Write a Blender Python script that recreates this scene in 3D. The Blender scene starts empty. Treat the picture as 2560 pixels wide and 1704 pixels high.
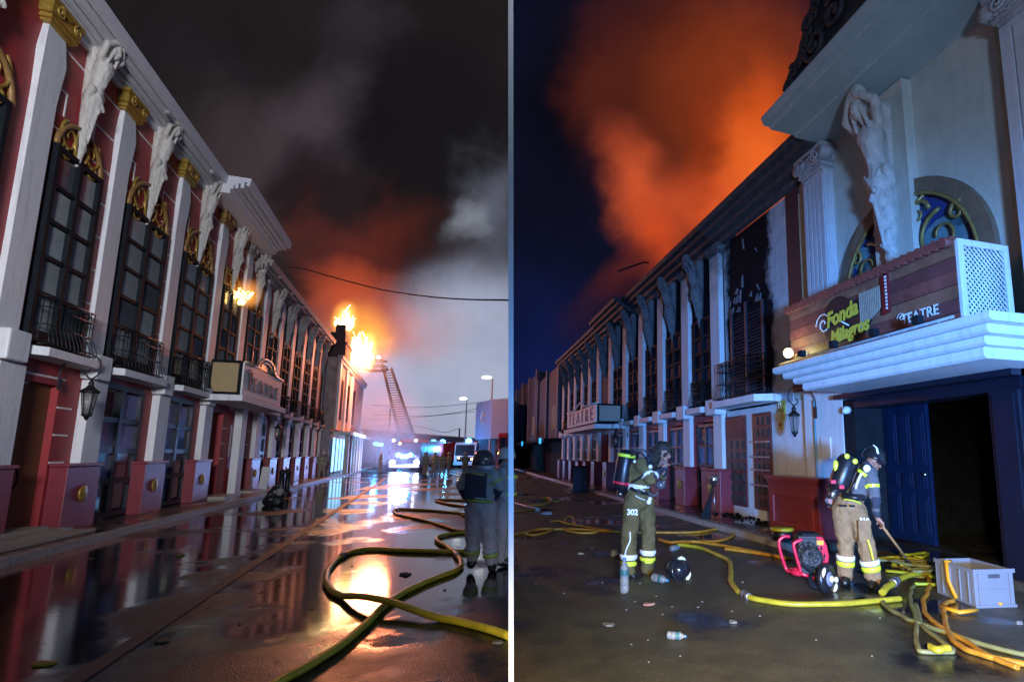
import bpy, bmesh, math, random
from mathutils import Vector, Matrix, noise
random.seed(7)
PI=math.pi
sc=bpy.context.scene; COL=sc.collection
# ------------------------------------------------------------------ camera
F=1350.;CX=1600.;CY=937.;PT=math.radians(8.25);H=1.65
CAM=Vector((0,0,H));RV=Vector((1,0,0));DV=Vector((0,math.cos(PT),math.sin(PT)));UV=Vector((0,-math.sin(PT),math.cos(PT)))
cd=bpy.data.cameras.new('camera');cam=bpy.data.objects.new('camera',cd);COL.objects.link(cam)
cam.location=CAM;cam.rotation_euler=(PI/2+PT,0,0)
cd.sensor_fit='HORIZONTAL';cd.sensor_width=36;cd.lens=36*F/2560
cd.shift_x=-(CX-1280)/2560;cd.shift_y=(CY-852)/2560;cd.clip_start=.05;cd.clip_end=2000
sc.camera=cam
sc.view_settings.view_transform='Standard';sc.view_settings.look='None';sc.view_settings.exposure=0;sc.view_settings.gamma=1
try: sc.view_settings.use_curve_mapping=False
except Exception: pass
def ray(x,y): return RV*((x-CX)/F)+DV-UV*((y-CY)/F)
def gnd(x,y,z=0.):
    r=ray(x,y); return CAM+r*((z-H)/r.z)
def at(x,y,Y):
    r=ray(x,y); return CAM+r*(Y/r.y)
def hdir(vx):
    r=ray(vx,1132.74);r.z=0;return r.normalized()
UL=hdir(1060);OL=Vector((-UL.y,UL.x,0))      # along street, into the left facade
UR=hdir(1150);OR=Vector((UR.y,-UR.x,0))
AL=6.95;AR=6.75
def W(side,s,a,z=0.):
    u,o=(UL,OL) if side=='L' else (UR,OR)
    return Vector((0,0,z))+u*s+o*a
def onp(side,x,y,a):                          # pixel on a plane parallel to a facade
    o=OL if side=='L' else OR; r=ray(x,y); return CAM+r*(a/r.dot(o))
def lin(c):
    if isinstance(c,(int,float)): c=(c,c,c)
    return tuple(((v/255)/12.92 if v/255<=.04045 else (((v/255)+.055)/1.055)**2.4) for v in c)
# ------------------------------------------------------------------ world
SEAM=ray(1276.5,900).cross(ray(1276.5,100)).normalized()   # vertical boundary plane between the two streets
if SEAM.x<0: SEAM=-SEAM
w=bpy.data.worlds.new('World');sc.world=w;w.use_nodes=True
nt=w.node_tree;nt.nodes.clear();N=nt.nodes;Lk=nt.links
def nd(t,**k):
    n=N.new(t)
    for a,b in k.items(): setattr(n,a,b)
    return n
def val(s,x):
    if hasattr(x,'is_linked') or hasattr(x,'links'): Lk.new(x,s)
    else: s.default_value=x
def mth(op,a,b=0.,c=None,clamp=False):
    n=nd('ShaderNodeMath',operation=op,use_clamp=clamp);val(n.inputs[0],a);val(n.inputs[1],b)
    if c is not None: val(n.inputs[2],c)
    return n.outputs[0]
def vdot(v,c):
    n=nd('ShaderNodeVectorMath',operation='DOT_PRODUCT');Lk.new(v,n.inputs[0]);n.inputs[1].default_value=c;return n.outputs['Value']
tc=nd('ShaderNodeTexCoord').outputs['Generated']
dR=vdot(tc,RV);dD=vdot(tc,DV);dU=vdot(tc,UV);dDm=mth('MAXIMUM',dD,.08)
X=mth('MULTIPLY_ADD',mth('DIVIDE',dR,dDm),1.35,1.6);Y=mth('SUBTRACT',.937,mth('MULTIPLY',mth('DIVIDE',dU,dDm),1.35))
cmb=nd('ShaderNodeCombineXYZ');Lk.new(X,cmb.inputs[0]);Lk.new(Y,cmb.inputs[1])
def wnoise(sc_,det,off,rough=.55):
    m=nd('ShaderNodeVectorMath',operation='ADD');Lk.new(cmb.outputs[0],m.inputs[0]);m.inputs[1].default_value=off
    n=nd('ShaderNodeTexNoise');Lk.new(m.outputs[0],n.inputs['Vector']);n.inputs['Scale'].default_value=sc_;n.inputs['Detail'].default_value=det;n.inputs['Roughness'].default_value=rough
    return n
n1=wnoise(3.2,5,(0,0,0));n2=wnoise(3.2,5,(7.3,2.1,0))
wx=mth('MULTIPLY_ADD',n1.outputs['Fac'],.30,-.15);wy=mth('MULTIPLY_ADD',n2.outputs['Fac'],.30,-.15)
n3=wnoise(4.5,7,(3,9,0),.6)
def blob(col,c,cx,cy,rx,ry,st=1.,warp=1.,rot=0.,soft=0.):
    dx=mth('SUBTRACT',mth('MULTIPLY_ADD',wx,warp,X),cx/1000);dy=mth('SUBTRACT',mth('MULTIPLY_ADD',wy,warp,Y),cy/1000)
    cr,sr=math.cos(rot),math.sin(rot)
    ex=mth('DIVIDE',mth('ADD',mth('MULTIPLY',dx,cr),mth('MULTIPLY',dy,sr)),rx/1000)
    ey=mth('DIVIDE',mth('SUBTRACT',mth('MULTIPLY',dy,cr),mth('MULTIPLY',dx,sr)),ry/1000)
    d=mth('SQRT',mth('ADD',mth('MULTIPLY',ex,ex),mth('MULTIPLY',ey,ey)))
    mr=nd('ShaderNodeMapRange',interpolation_type='SMOOTHSTEP');Lk.new(d,mr.inputs[0]);mr.inputs[1].default_value=1.;mr.inputs[2].default_value=soft;mr.inputs[3].default_value=0;mr.inputs[4].default_value=st
    mx=nd('ShaderNodeMix',data_type='RGBA');Lk.new(mr.outputs[0],mx.inputs[0])
    if isinstance(col,tuple): mx.inputs[6].default_value=(*lin(col),1)
    else: Lk.new(col,mx.inputs[6])
    mx.inputs[7].default_value=(*lin(c),1);return mx.outputs[2]
# left sky: dusk light below, rolling smoke above, fire glow at the burning roof
c=(30,27,29)
c=blob(c,(160,166,190),1180,1000,560,420,1,.3,0,.3)
c=blob(c,(22,20,24),1000,330,420,320,.95,1.2,-.35,.3)
c=blob(c,(66,56,60),640,420,330,330,.8,1.3,.5)
c=blob(c,(84,74,84),800,260,230,150,.5,1.1,-.9)
c=blob(c,(30,26,30),450,120,330,190,.8,1.3)
c=blob(c,(50,48,54),900,60,180,90,.55,1.)
c=blob(c,(30,22,26),790,480,170,150,.85,1.4)
c=blob(c,(96,100,116),1240,520,150,220,.75,1.3,.2)
c=blob(c,(140,146,158),1180,545,80,80,.6,1.2)
c=blob(c,(24,22,25),1030,430,150,150,.8,1.4)
c=blob(c,(46,26,27),980,650,280,120,.85,1.1,-.1,.2)
c=blob(c,(96,40,32),900,570,270,160,.8,1.4,-.2)
c=blob(c,(128,52,38),880,700,180,110,.85,1.,0)
c=blob(c,(164,172,196),1180,1040,420,430,.95,.35,0,.5)
c=blob(c,(196,130,128),1000,810,190,150,.7,.6)
c=blob(c,(200,84,50),880,780,200,170,.9,.7,0,.1)
c=blob(c,(255,180,70),905,835,110,110,.85,.3)
c=blob(c,(205,175,210),900,1010,190,150,.8,.3,0,.3)
mxl=nd('ShaderNodeMix',data_type='RGBA',blend_type='MULTIPLY');mxl.inputs[0].default_value=1;Lk.new(c,mxl.inputs[6])
tone=mth('MULTIPLY_ADD',n3.outputs['Fac'],.75,.66);cc=nd('ShaderNodeCombineColor')
for i in range(3): Lk.new(tone,cc.inputs[i])
Lk.new(cc.outputs[0],mxl.inputs[7]);skyL=mxl.outputs[2]
# right sky: night blue with orange lit plumes
c=(13,16,34)
c=blob(c,(16,26,74),1330,950,300,420,.9,.4)
c=blob(c,(9,10,20),1400,250,160,420,.9,.8)
c=blob(c,(84,34,22),1720,230,380,460,.95,.6,-.1,.2)
c=blob(c,(140,56,26),1850,250,280,420,.85,.6,.15,.1)
c=blob(c,(96,38,24),1500,200,130,260,.5,.9,.2)
c=blob(c,(205,84,46),1600,490,130,270,.9,.8,-.5,.0)
c=blob(c,(200,72,32),1650,620,110,180,.85,.6,-.2)
c=blob(c,(214,84,30),1880,330,150,260,.95,.8,.35,.1)
c=blob(c,(238,104,40),1900,420,200,200,.9,.4,.4)
c=blob(c,(230,90,44),1770,520,150,160,.85,.4,.4)
c=blob(c,(120,40,22),1770,360,70,220,.7,.9,.15)
c=blob(c,(88,34,34),1560,700,150,80,.8,.7,-.5)
c=blob(c,(44,24,44),1470,790,130,80,.6,.7,-.4)
mxr=nd('ShaderNodeMix',data_type='RGBA',blend_type='MULTIPLY');mxr.inputs[0].default_value=1;Lk.new(c,mxr.inputs[6])
tone=mth('MULTIPLY_ADD',n3.outputs['Fac'],.8,.58);cc=nd('ShaderNodeCombineColor')
for i in range(3): Lk.new(tone,cc.inputs[i])
Lk.new(cc.outputs[0],mxr.inputs[7]);skyR=mxr.outputs[2]
side=mth('GREATER_THAN',vdot(tc,SEAM),0.)
ms=nd('ShaderNodeMix',data_type='RGBA');Lk.new(side,ms.inputs[0]);Lk.new(skyL,ms.inputs[6]);Lk.new(skyR,ms.inputs[7])
bk=nd('ShaderNodeMapRange',interpolation_type='SMOOTHSTEP');Lk.new(dD,bk.inputs[0]);bk.inputs[1].default_value=.12;bk.inputs[2].default_value=.5
mb=nd('ShaderNodeMix',data_type='RGBA');Lk.new(bk.outputs[0],mb.inputs[0]);mb.inputs[6].default_value=(*lin((52,78,108)),1);Lk.new(ms.outputs[2],mb.inputs[7])
bg=nd('ShaderNodeBackground');Lk.new(mb.outputs[2],bg.inputs[0]);bg.inputs[1].default_value=1.
Lk.new(bg.outputs[0],nd('ShaderNodeOutputWorld').inputs[0])
# ------------------------------------------------------------------ lamps
def lamp(name,typ,loc,energy,color,tgt=None,size=.3,cone=60,blend=.4):
    d=bpy.data.lights.new(name,typ);d.energy=energy;d.color=color
    if typ=='SPOT': d.spot_size=math.radians(cone);d.spot_blend=blend;d.shadow_soft_size=size
    elif typ=='POINT': d.shadow_soft_size=size
    else: d.size=size
    o=bpy.data.objects.new(name,d);COL.objects.link(o);o.location=loc
    if tgt is not None: o.rotation_euler=(Vector(tgt)-Vector(loc)).to_track_quat('-Z','Y').to_euler()
    return o
lamp('left_fill_light','SPOT',(1.5,-7,5.5),15000,(.88,.92,1.),W('L',17.5,AL,7.2),1.2,46,.8)  # lamp added behind the camera, replaces dusk light on the left facade
lamp('beacon_light','SPOT',(1.6,-5.5,1.3),21000,(.08,.34,1.),W('R',10.0,AR,1.3),.35,47,1.)
lamp('upper_wall_fill_light','SPOT',(1.4,-5.,2.0),3300,(.40,.62,1.),W('R',8.,AR,5.0),.5,50,1.)  # second bluish lamp added to lift the upper right walls
lamp('camera_flash_light','SPOT',(.5,-.2,1.8),3900,(1.,.80,.42),(1.5,3.4,-.7),.12,86,1.)  # warm camera flash, cone widened to light the dividing strip and left hose
lamp('fire_light','POINT',W('L',50,3.4,9.3),5500,(1.,.27,.12),size=1.2)
lamp('engine_flood_light','POINT',at(1000,1150,49.),1500,(.34,.42,1.),size=.8)
for _x,_y in ((1000,1140),(1082,1118),(1112,1122),(940,1110)):
    _g=gnd(_x,1172);lamp('beacon_point_light','POINT',at(_x,_y,_g.y-1.5),900,(.05,.42,1.),size=.25)
lamp('canopy_lamp_light','POINT',W('R',8.05,5.3,3.42),14,(1.,.9,.35),size=.08)
# ------------------------------------------------------------------ materials
MC={}
def mat(name,col,rough=.6,metal=0.,var=.25,vs=6.,bump=.15,bs=40.,spec=.5,emis=None,es=0.,dirt=0.,trans=0.,soot=None):
    if name in MC: return MC[name]
    m=bpy.data.materials.new(name);m.use_nodes=True;t=m.node_tree;b=t.nodes['Principled BSDF'];n=t.nodes;l=t.links
    tcn=n.new('ShaderNodeTexCoord');ob=tcn.outputs['Object']
    b.inputs['Roughness'].default_value=rough;b.inputs['Metallic'].default_value=metal;b.inputs['Specular IOR Level'].default_value=spec
    a=n.new('ShaderNodeTexNoise');a.inputs['Scale'].default_value=vs;a.inputs['Detail'].default_value=6;a.inputs['Roughness'].default_value=.65;l.new(ob,a.inputs['Vector'])
    cr=n.new('ShaderNodeValToRGB');l.new(a.outputs['Fac'],cr.inputs[0])
    e=cr.color_ramp.elements;e[0].position=.3;e[1].position=.7
    e[0].color=(*[v*(1-var) for v in col],1);e[1].color=(*[min(1,v*(1+var*.6)) for v in col],1)
    out=cr.outputs[0]
    if dirt>0:
        mp=n.new('ShaderNodeMapping');mp.inputs['Scale'].default_value=(5,5,.6);l.new(ob,mp.inputs[0])
        d=n.new('ShaderNodeTexNoise');d.inputs['Scale'].default_value=1.6;d.inputs['Detail'].default_value=8;d.inputs['Roughness'].default_value=.7;l.new(mp.outputs[0],d.inputs['Vector'])
        r2=n.new('ShaderNodeMapRange');l.new(d.outputs['Fac'],r2.inputs[0]);r2.inputs[1].default_value=.5;r2.inputs[2].default_value=.75;r2.inputs[4].default_value=dirt
        mx=n.new('ShaderNodeMix');mx.data_type='RGBA';l.new(r2.outputs[0],mx.inputs[0]);l.new(out,mx.inputs[6]);mx.inputs[7].default_value=(*[v*.28 for v in col],1);out=mx.outputs[2]
    l.new(out,b.inputs['Base Color'])
    if bump>0:
        c=n.new('ShaderNodeTexNoise');c.inputs['Scale'].default_value=bs;c.inputs['Detail'].default_value=4;l.new(ob,c.inputs['Vector'])
        bp=n.new('ShaderNodeBump');bp.inputs['Strength'].default_value=bump;bp.inputs['Distance'].default_value=.02;l.new(c.outputs['Fac'],bp.inputs['Height']);l.new(bp.outputs[0],b.inputs['Normal'])
    if emis: b.inputs['Emission Color'].default_value=(*emis,1);b.inputs['Emission Strength'].default_value=es
    if trans: b.inputs['Transmission Weight'].default_value=trans
    MC[name]=m;return m
WHITE=mat('white_stucco',(.70,.71,.72),.6,dirt=.55,var=.08,bump=.12)
WHITE2=mat('white_paint',(.72,.72,.74),.6,dirt=.42,var=.05,bump=.08)
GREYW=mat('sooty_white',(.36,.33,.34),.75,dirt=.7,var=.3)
RED=mat('oxblood_paint',(.33,.026,.032),.55,var=.15,dirt=.25,vs=3)
REDP=mat('maroon_pedestal_paint',(.23,.03,.045),.4,var=.15,dirt=.25)
LINE=mat('white_joint_line',(.85,.78,.78),.6)
GOLD=mat('gold_paint',(.42,.26,.05),.38,metal=.35,var=.4,vs=12,dirt=.4)
GOLD2=mat('dull_gold_paint',(.30,.16,.05),.5,metal=.15,var=.4,vs=12,dirt=.4)
STONE=mat('weathered_plaster_statue',(.54,.50,.46),.75,var=.2,vs=7,dirt=.6,bump=.15,bs=25)
BLACK=mat('black_wood',(.013,.016,.020),.65,var=.3,spec=.06)
NAVY=mat('navy_wood',(.004,.006,.018),.45,var=.3,vs=3,dirt=.3)
IRON=mat('wrought_iron',(.012,.012,.015),.45,metal=.3)
CURT=mat('curtained_glass',(.34,.37,.38),.12,var=.35,vs=2.2,bump=.05,bs=3)
GLASSD=mat('dark_glass',(.03,.03,.045),.06,var=.5,vs=2,bump=.03,bs=3)
GLASSR=mat('red_reflection_glass',(.10,.012,.03),.08,var=.6,vs=1.5,bump=.04,bs=3)  # red of reflected street lights is painted into the pane colour
GLASSB=mat('blue_reflection_glass',(.16,.19,.42),.14,var=.4,vs=1.5,bump=.04,bs=3)  # blue light on the door panes is painted into the glass colour
RUST=mat('rust_orange_door',(.16,.06,.025),.6,var=.2)
SOOT=mat('charred_wall',(.012,.011,.017),.9,var=.7,vs=4,bump=.6,bs=18,spec=.08)
BURN=mat('smoke_stained_plaster',(.10,.06,.065),.8,var=.7,vs=2.5,bump=.4)
BEIGE=mat('beige_panel',(.40,.28,.13),.6,var=.1)
SIGNF=mat('pale_sign_face',(.80,.77,.76),.55,var=.12)
LETG=mat('grey_sign_letter',(.10,.10,.12),.5)
CONC=mat('kerb_concrete',(.30,.28,.25),.55,var=.35,vs=9,dirt=.5,bump=.4)
STEP=mat('beige_step_tile',(.34,.31,.24),.5,var=.2)
def sooty(name,col,z0,z1,x0=None,amt=.96,soot=(.012,.011,.015)):
    m=mat(name,col,.7,dirt=.3,var=.12,bump=.2);t=m.node_tree;n=t.nodes;l=t.links;b=n['Principled BSDF'];old=b.inputs['Base Color'].links[0].from_socket
    tc_=n.new('ShaderNodeTexCoord').outputs['Object'];sp=n.new('ShaderNodeSeparateXYZ');l.new(tc_,sp.inputs[0])
    nz=n.new('ShaderNodeTexNoise');nz.inputs['Scale'].default_value=1.6;nz.inputs['Detail'].default_value=7;nz.inputs['Roughness'].default_value=.65;l.new(tc_,nz.inputs['Vector'])
    ad=n.new('ShaderNodeMath');ad.operation='MULTIPLY_ADD';l.new(nz.outputs['Fac'],ad.inputs[0]);ad.inputs[1].default_value=(z1-z0)*1.6;l.new(sp.outputs[2],ad.inputs[2])
    mr=n.new('ShaderNodeMapRange');mr.interpolation_type='SMOOTHSTEP';l.new(ad.outputs[0],mr.inputs[0]);mr.inputs[1].default_value=z0+(z1-z0)*.8;mr.inputs[2].default_value=z1+(z1-z0)*.8;mr.inputs[4].default_value=amt
    mx=n.new('ShaderNodeMix');mx.data_type='RGBA';l.new(mr.outputs[0],mx.inputs[0]);l.new(old,mx.inputs[6]);mx.inputs[7].default_value=(*soot,1);l.new(mx.outputs[2],b.inputs['Base Color']);return m
SCOL=sooty('soot_streaked_column',(.62,.63,.66),5.6,8.4);SCOR=sooty('soot_streaked_cornice',(.30,.30,.34),6.4,7.7);SBAY=sooty('soot_streaked_plaster',(.45,.45,.49),3.0,8.8)
def soot_patch(name,col,xc,hw):
    m=mat(name,col,.8,var=.25,vs=3,dirt=.6,bump=.5);t=m.node_tree;n=t.nodes;l=t.links;b=n['Principled BSDF'];old=b.inputs['Base Color'].links[0].from_socket
    tc_=n.new('ShaderNodeTexCoord').outputs['Object'];sp=n.new('ShaderNodeSeparateXYZ');l.new(tc_,sp.inputs[0])
    nz=n.new('ShaderNodeTexNoise');nz.inputs['Scale'].default_value=1.7;nz.inputs['Detail'].default_value=9;nz.inputs['Roughness'].default_value=.7;l.new(tc_,nz.inputs['Vector'])
    a=n.new('ShaderNodeMath');a.operation='SUBTRACT';l.new(sp.outputs[0],a.inputs[0]);a.inputs[1].default_value=xc
    a2=n.new('ShaderNodeMath');a2.operation='ABSOLUTE';l.new(a.outputs[0],a2.inputs[0])
    ad=n.new('ShaderNodeMath');ad.operation='MULTIPLY_ADD';l.new(nz.outputs['Fac'],ad.inputs[0]);ad.inputs[1].default_value=1.5;l.new(a2.outputs[0],ad.inputs[2])
    mr=n.new('ShaderNodeMapRange');mr.interpolation_type='SMOOTHSTEP';l.new(ad.outputs[0],mr.inputs[0]);mr.inputs[1].default_value=hw+1.0;mr.inputs[2].default_value=hw+.6;mr.inputs[4].default_value=1.
    mx=n.new('ShaderNodeMix');mx.data_type='RGBA';l.new(mr.outputs[0],mx.inputs[0]);l.new(old,mx.inputs[6]);mx.inputs[7].default_value=(.008,.008,.011,1);l.new(mx.outputs[2],b.inputs['Base Color'])
    rv=n.new('ShaderNodeMapRange');l.new(mr.outputs[0],rv.inputs[0]);rv.inputs[3].default_value=.4;rv.inputs[4].default_value=.06;l.new(rv.outputs[0],b.inputs['Specular IOR Level']);return m
SBAY2=soot_patch('burnt_bay_plaster',(.45,.45,.49),-4.75,1.05)
def ground_mat(name,base,wet,puddle,r0,r1,scale=.45,thr=(.45,.56),bmp=.35,kerb=False):
    m=bpy.data.materials.new(name);m.use_nodes=True;t=m.node_tree;b=t.nodes['Principled BSDF'];n=t.nodes;l=t.links
    g=n.new('ShaderNodeNewGeometry').outputs['Position']
    p=n.new('ShaderNodeTexNoise');p.inputs['Scale'].default_value=scale;p.inputs['Detail'].default_value=5;p.inputs['Roughness'].default_value=.55;l.new(g,p.inputs['Vector'])
    mr=n.new('ShaderNodeMapRange');mr.interpolation_type='SMOOTHSTEP';
    if kerb:
        dt=n.new('ShaderNodeVectorMath');dt.operation='DOT_PRODUCT';l.new(g,dt.inputs[0]);dt.inputs[1].default_value=OL
        m2=n.new('ShaderNodeMapRange');m2.interpolation_type='SMOOTHSTEP';l.new(dt.outputs['Value'],m2.inputs[0]);m2.inputs[1].default_value=2.2;m2.inputs[2].default_value=3.1;m2.inputs[3].default_value=.0;m2.inputs[4].default_value=.06
        ad0=n.new('ShaderNodeMath');ad0.operation='ADD';l.new(p.outputs['Fac'],ad0.inputs[0]);l.new(m2.outputs[0],ad0.inputs[1]);l.new(ad0.outputs[0],mr.inputs[0])
    else: l.new(p.outputs['Fac'],mr.inputs[0])
    mr.inputs[1].default_value=thr[0];mr.inputs[2].default_value=thr[1]
    f=n.new('ShaderNodeTexNoise');f.inputs['Scale'].default_value=55;f.inputs['Detail'].default_value=5;l.new(g,f.inputs['Vector'])
    a=n.new('ShaderNodeTexNoise');a.inputs['Scale'].default_value=2.3;a.inputs['Detail'].default_value=8;a.inputs['Roughness'].default_value=.7;l.new(g,a.inputs['Vector'])
    cr=n.new('ShaderNodeValToRGB');l.new(a.outputs['Fac'],cr.inputs[0]);e=cr.color_ramp.elements;e[0].position=.32;e[1].position=.7
    e[0].color=(*[v*.45 for v in base],1);e[1].color=(*[v*1.35 for v in base],1)
    mul=n.new('ShaderNodeMix');mul.data_type='RGBA';mul.blend_type='MULTIPLY';mul.inputs[0].default_value=.6;l.new(cr.outputs[0],mul.inputs[6])
    fr=n.new('ShaderNodeMapRange');l.new(f.outputs['Fac'],fr.inputs[0]);fr.inputs[1].default_value=.3;fr.inputs[2].default_value=.7;fr.inputs[3].default_value=.3;fr.inputs[4].default_value=1.7
    l.new(fr.outputs[0],mul.inputs[7])
    mx=n.new('ShaderNodeMix');mx.data_type='RGBA';l.new(mr.outputs[0],mx.inputs[0]);l.new(mul.outputs[2],mx.inputs[6]);mx.inputs[7].default_value=(*wet,1);l.new(mx.outputs[2],b.inputs['Base Color'])
    rr=n.new('ShaderNodeMapRange');l.new(mr.outputs[0],rr.inputs[0]);rr.inputs[3].default_value=r1;rr.inputs[4].default_value=r0;l.new(rr.outputs[0],b.inputs['Roughness'])
    h=n.new('ShaderNodeMath');h.operation='MULTIPLY';inv=n.new('ShaderNodeMath');inv.operation='SUBTRACT';inv.inputs[0].default_value=1.03;l.new(mr.outputs[0],inv.inputs[1]);l.new(f.outputs['Fac'],h.inputs[0]);l.new(inv.outputs[0],h.inputs[1])
    r3=n.new('ShaderNodeTexNoise');r3.inputs['Scale'].default_value=7;r3.inputs['Detail'].default_value=2;l.new(g,r3.inputs['Vector'])
    ad=n.new('ShaderNodeMath');ad.operation='MULTIPLY_ADD';l.new(r3.outputs['Fac'],ad.inputs[0]);ad.inputs[1].default_value=puddle;l.new(h.outputs[0],ad.inputs[2])
    bp=n.new('ShaderNodeBump');bp.inputs['Strength'].default_value=bmp;bp.inputs['Distance'].default_value=.012;l.new(ad.outputs[0],bp.inputs['Height']);l.new(bp.outputs[0],b.inputs['Normal'])
    b.inputs['Specular IOR Level'].default_value=.75
    return m
ROADL=ground_mat('wet_asphalt',(.016,.015,.016),(.008,.008,.011),.10,.085,.42,.36,(.40,.52),.6,True)
ROADR=ground_mat('damp_asphalt',(.062,.052,.026),(.016,.018,.022),.15,.10,.55,.5,(.5,.62),.8)
PAVE=ground_mat('wet_pavement',(.060,.050,.035),(.03,.026,.02),.3,.10,.38,.9,(.42,.6),.5)
# ------------------------------------------------------------------ mesh builder
class MB:
    def __init__(s,tf=None): s.bm=bmesh.new();s.tf=tf or (lambda x,y,z:(x,y,z));s.mi=0
    def v(s,p): return s.bm.verts.new(s.tf(*p))
    def face(s,ps):
        f=s.bm.faces.new([s.v(p) for p in ps]);f.material_index=s.mi;return f
    def hexa(s,p):   # 8 points: bottom 4, top 4
        vs=[s.v(q) for q in p]
        for i in ((0,3,2,1),(4,5,6,7),(0,1,5,4),(1,2,6,5),(2,3,7,6),(3,0,4,7)):
            f=s.bm.faces.new([vs[j] for j in i]);f.material_index=s.mi
        return s
    def box(s,x0,x1,y0,y1,z0,z1):
        return s.hexa([(x0,y0,z0),(x1,y0,z0),(x1,y1,z0),(x0,y1,z0),(x0,y0,z1),(x1,y0,z1),(x1,y1,z1),(x0,y1,z1)])
    def prism(s,pts,axis,c0,c1):   # outline extruded along an axis
        def mk(p,c):
            return {'x':(c,p[0],p[1]),'y':(p[0],c,p[1]),'z':(p[0],p[1],c)}[axis]
        a=[s.v(mk(p,c0)) for p in pts];b=[s.v(mk(p,c1)) for p in pts];n=len(pts)
        for q in (a,b[::-1]):
            f=s.bm.faces.new(q);f.material_index=s.mi
        for i in range(n):
            f=s.bm.faces.new((a[i],a[(i+1)%n],b[(i+1)%n],b[i]));f.material_index=s.mi
        return s
    def tube(s,pts,r,n=8,cap=True,flat=1.):
        P=[Vector(s.tf(*p)) for p in pts];rs=r if isinstance(r,(list,tuple)) else [r]*len(P)
        T=[(P[min(i+1,len(P)-1)]-P[max(i-1,0)]).normalized() for i in range(len(P))]
        up=Vector((0,0,1)) if abs(T[0].z)<.9 else Vector((1,0,0))
        rings=[];nrm=None
        for i,(p,t) in enumerate(zip(P,T)):
            if nrm is None: nrm=(up-t*up.dot(t)).normalized()
            else: nrm=(nrm-t*nrm.dot(t)).normalized()
            b=t.cross(nrm)
            rings.append([s.bm.verts.new(p+nrm*(rs[i]*flat*math.cos(2*PI*k/n))+b*(rs[i]*math.sin(2*PI*k/n))) for k in range(n)])
        for i in range(len(rings)-1):
            for k in range(n):
                f=s.bm.faces.new((rings[i][k],rings[i][(k+1)%n],rings[i+1][(k+1)%n],rings[i+1][k]));f.material_index=s.mi;f.smooth=True
        if cap:
            for q in (rings[0][::-1],rings[-1]):
                f=s.bm.faces.new(q);f.material_index=s.mi
        return s
    def lathe(s,prof,c=(0,0,0),axis=(0,0,1),n=16):
        ax=Vector(axis).normalized();up=Vector((0,0,1)) if abs(ax.z)<.9 else Vector((1,0,0))
        e1=(up-ax*up.dot(ax)).normalized();e2=ax.cross(e1);c=Vector(c);rings=[]
        for r,h in prof:
            rings.append([s.v(tuple(c+ax*h+e1*(max(r,1e-4)*math.cos(2*PI*k/n))+e2*(max(r,1e-4)*math.sin(2*PI*k/n)))) for k in range(n)])
        for i in range(len(rings)-1):
            for k in range(n):
                f=s.bm.faces.new((rings[i][k],rings[i][(k+1)%n],rings[i+1][(k+1)%n],rings[i+1][k]));f.material_index=s.mi;f.smooth=True
        for q in (rings[0][::-1],rings[-1]):
            f=s.bm.faces.new(q);f.material_index=s.mi
        return s
    def ball(s,c,r,sx=1,sy=1,sz=1,u=12,v=8):
        M=Matrix.Translation(Vector(s.tf(*c)))@Matrix.Diagonal((r*sx,r*sy,r*sz,1))
        g=bmesh.ops.create_uvsphere(s.bm,u_segments=u,v_segments=v,radius=1,matrix=M)
        for q in g['verts']:
            for f in q.link_faces: f.smooth=True;f.material_index=s.mi
        return s
    def mesh(s,name,mats):
        bmesh.ops.recalc_face_normals(s.bm,faces=s.bm.faces[:])
        me=bpy.data.meshes.new(name);s.bm.to_mesh(me);s.bm.free()
        for m in (mats if isinstance(mats,(list,tuple)) else [mats]): me.materials.append(m)
        return me
    def build(s,name,mats,parent=None,bevel=0):
        o=link(name,s.mesh(name,mats),parent)
        if bevel:
            b=o.modifiers.new('bevel','BEVEL');b.width=bevel;b.segments=2;b.limit_method='ANGLE'
        return o
def link(name,me,parent=None,loc=None,rotz=None):
    o=bpy.data.objects.new(name,me);COL.objects.link(o)
    if parent is not None: o.parent=parent
    if loc is not None: o.location=loc
    if rotz is not None: o.rotation_euler=(0,0,rotz)
    return o
def tag(o,label,cat,group=None):
    o['label']=label;o['category']=cat
    if group: o['group']=group
    return o
def struct(o,label=None):
    o['kind']='structure'
    if label: o['label']=label
    return o
def stuff(o,label=None,cat=None):
    o['kind']='stuff'
    if label: o['label']=label
    if cat: o['category']=cat
    return o
def thing(name,label,cat,loc=(0,0,0),rotz=0,group=None):
    o=bpy.data.objects.new(name,None);COL.objects.link(o);o.location=loc;o.rotation_euler=(0,0,rotz);o.empty_display_size=.2
    return tag(o,label,cat,group)
def catmull(P,n=8):
    P=[Vector(p) for p in P];out=[];Q=[P[0]*2-P[1]]+P+[P[-1]*2-P[-2]]
    for i in range(1,len(Q)-2):
        for k in range(n):
            t=k/n;a,b,c_,d=Q[i-1:i+3]
            out.append(.5*((2*b)+(c_-a)*t+(2*a-5*b+4*c_-d)*t*t+(3*b-a-3*c_+d)*t**3))
    out.append(P[-1]);return out
def text_mesh(body,size,ext,shear=0.,offset=0.,spacing=1.,align='LEFT'):
    cu=bpy.data.curves.new('lettering','FONT');cu.body=body;cu.size=size;cu.extrude=ext;cu.shear=shear;cu.offset=offset;cu.space_character=spacing;cu.align_x=align;cu.resolution_u=3
    o=bpy.data.objects.new('lettering',cu);COL.objects.link(o)
    bpy.context.view_layer.update();me=bpy.data.meshes.new_from_object(o.evaluated_get(bpy.context.evaluated_depsgraph_get()))
    bpy.data.objects.remove(o);return me
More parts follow.
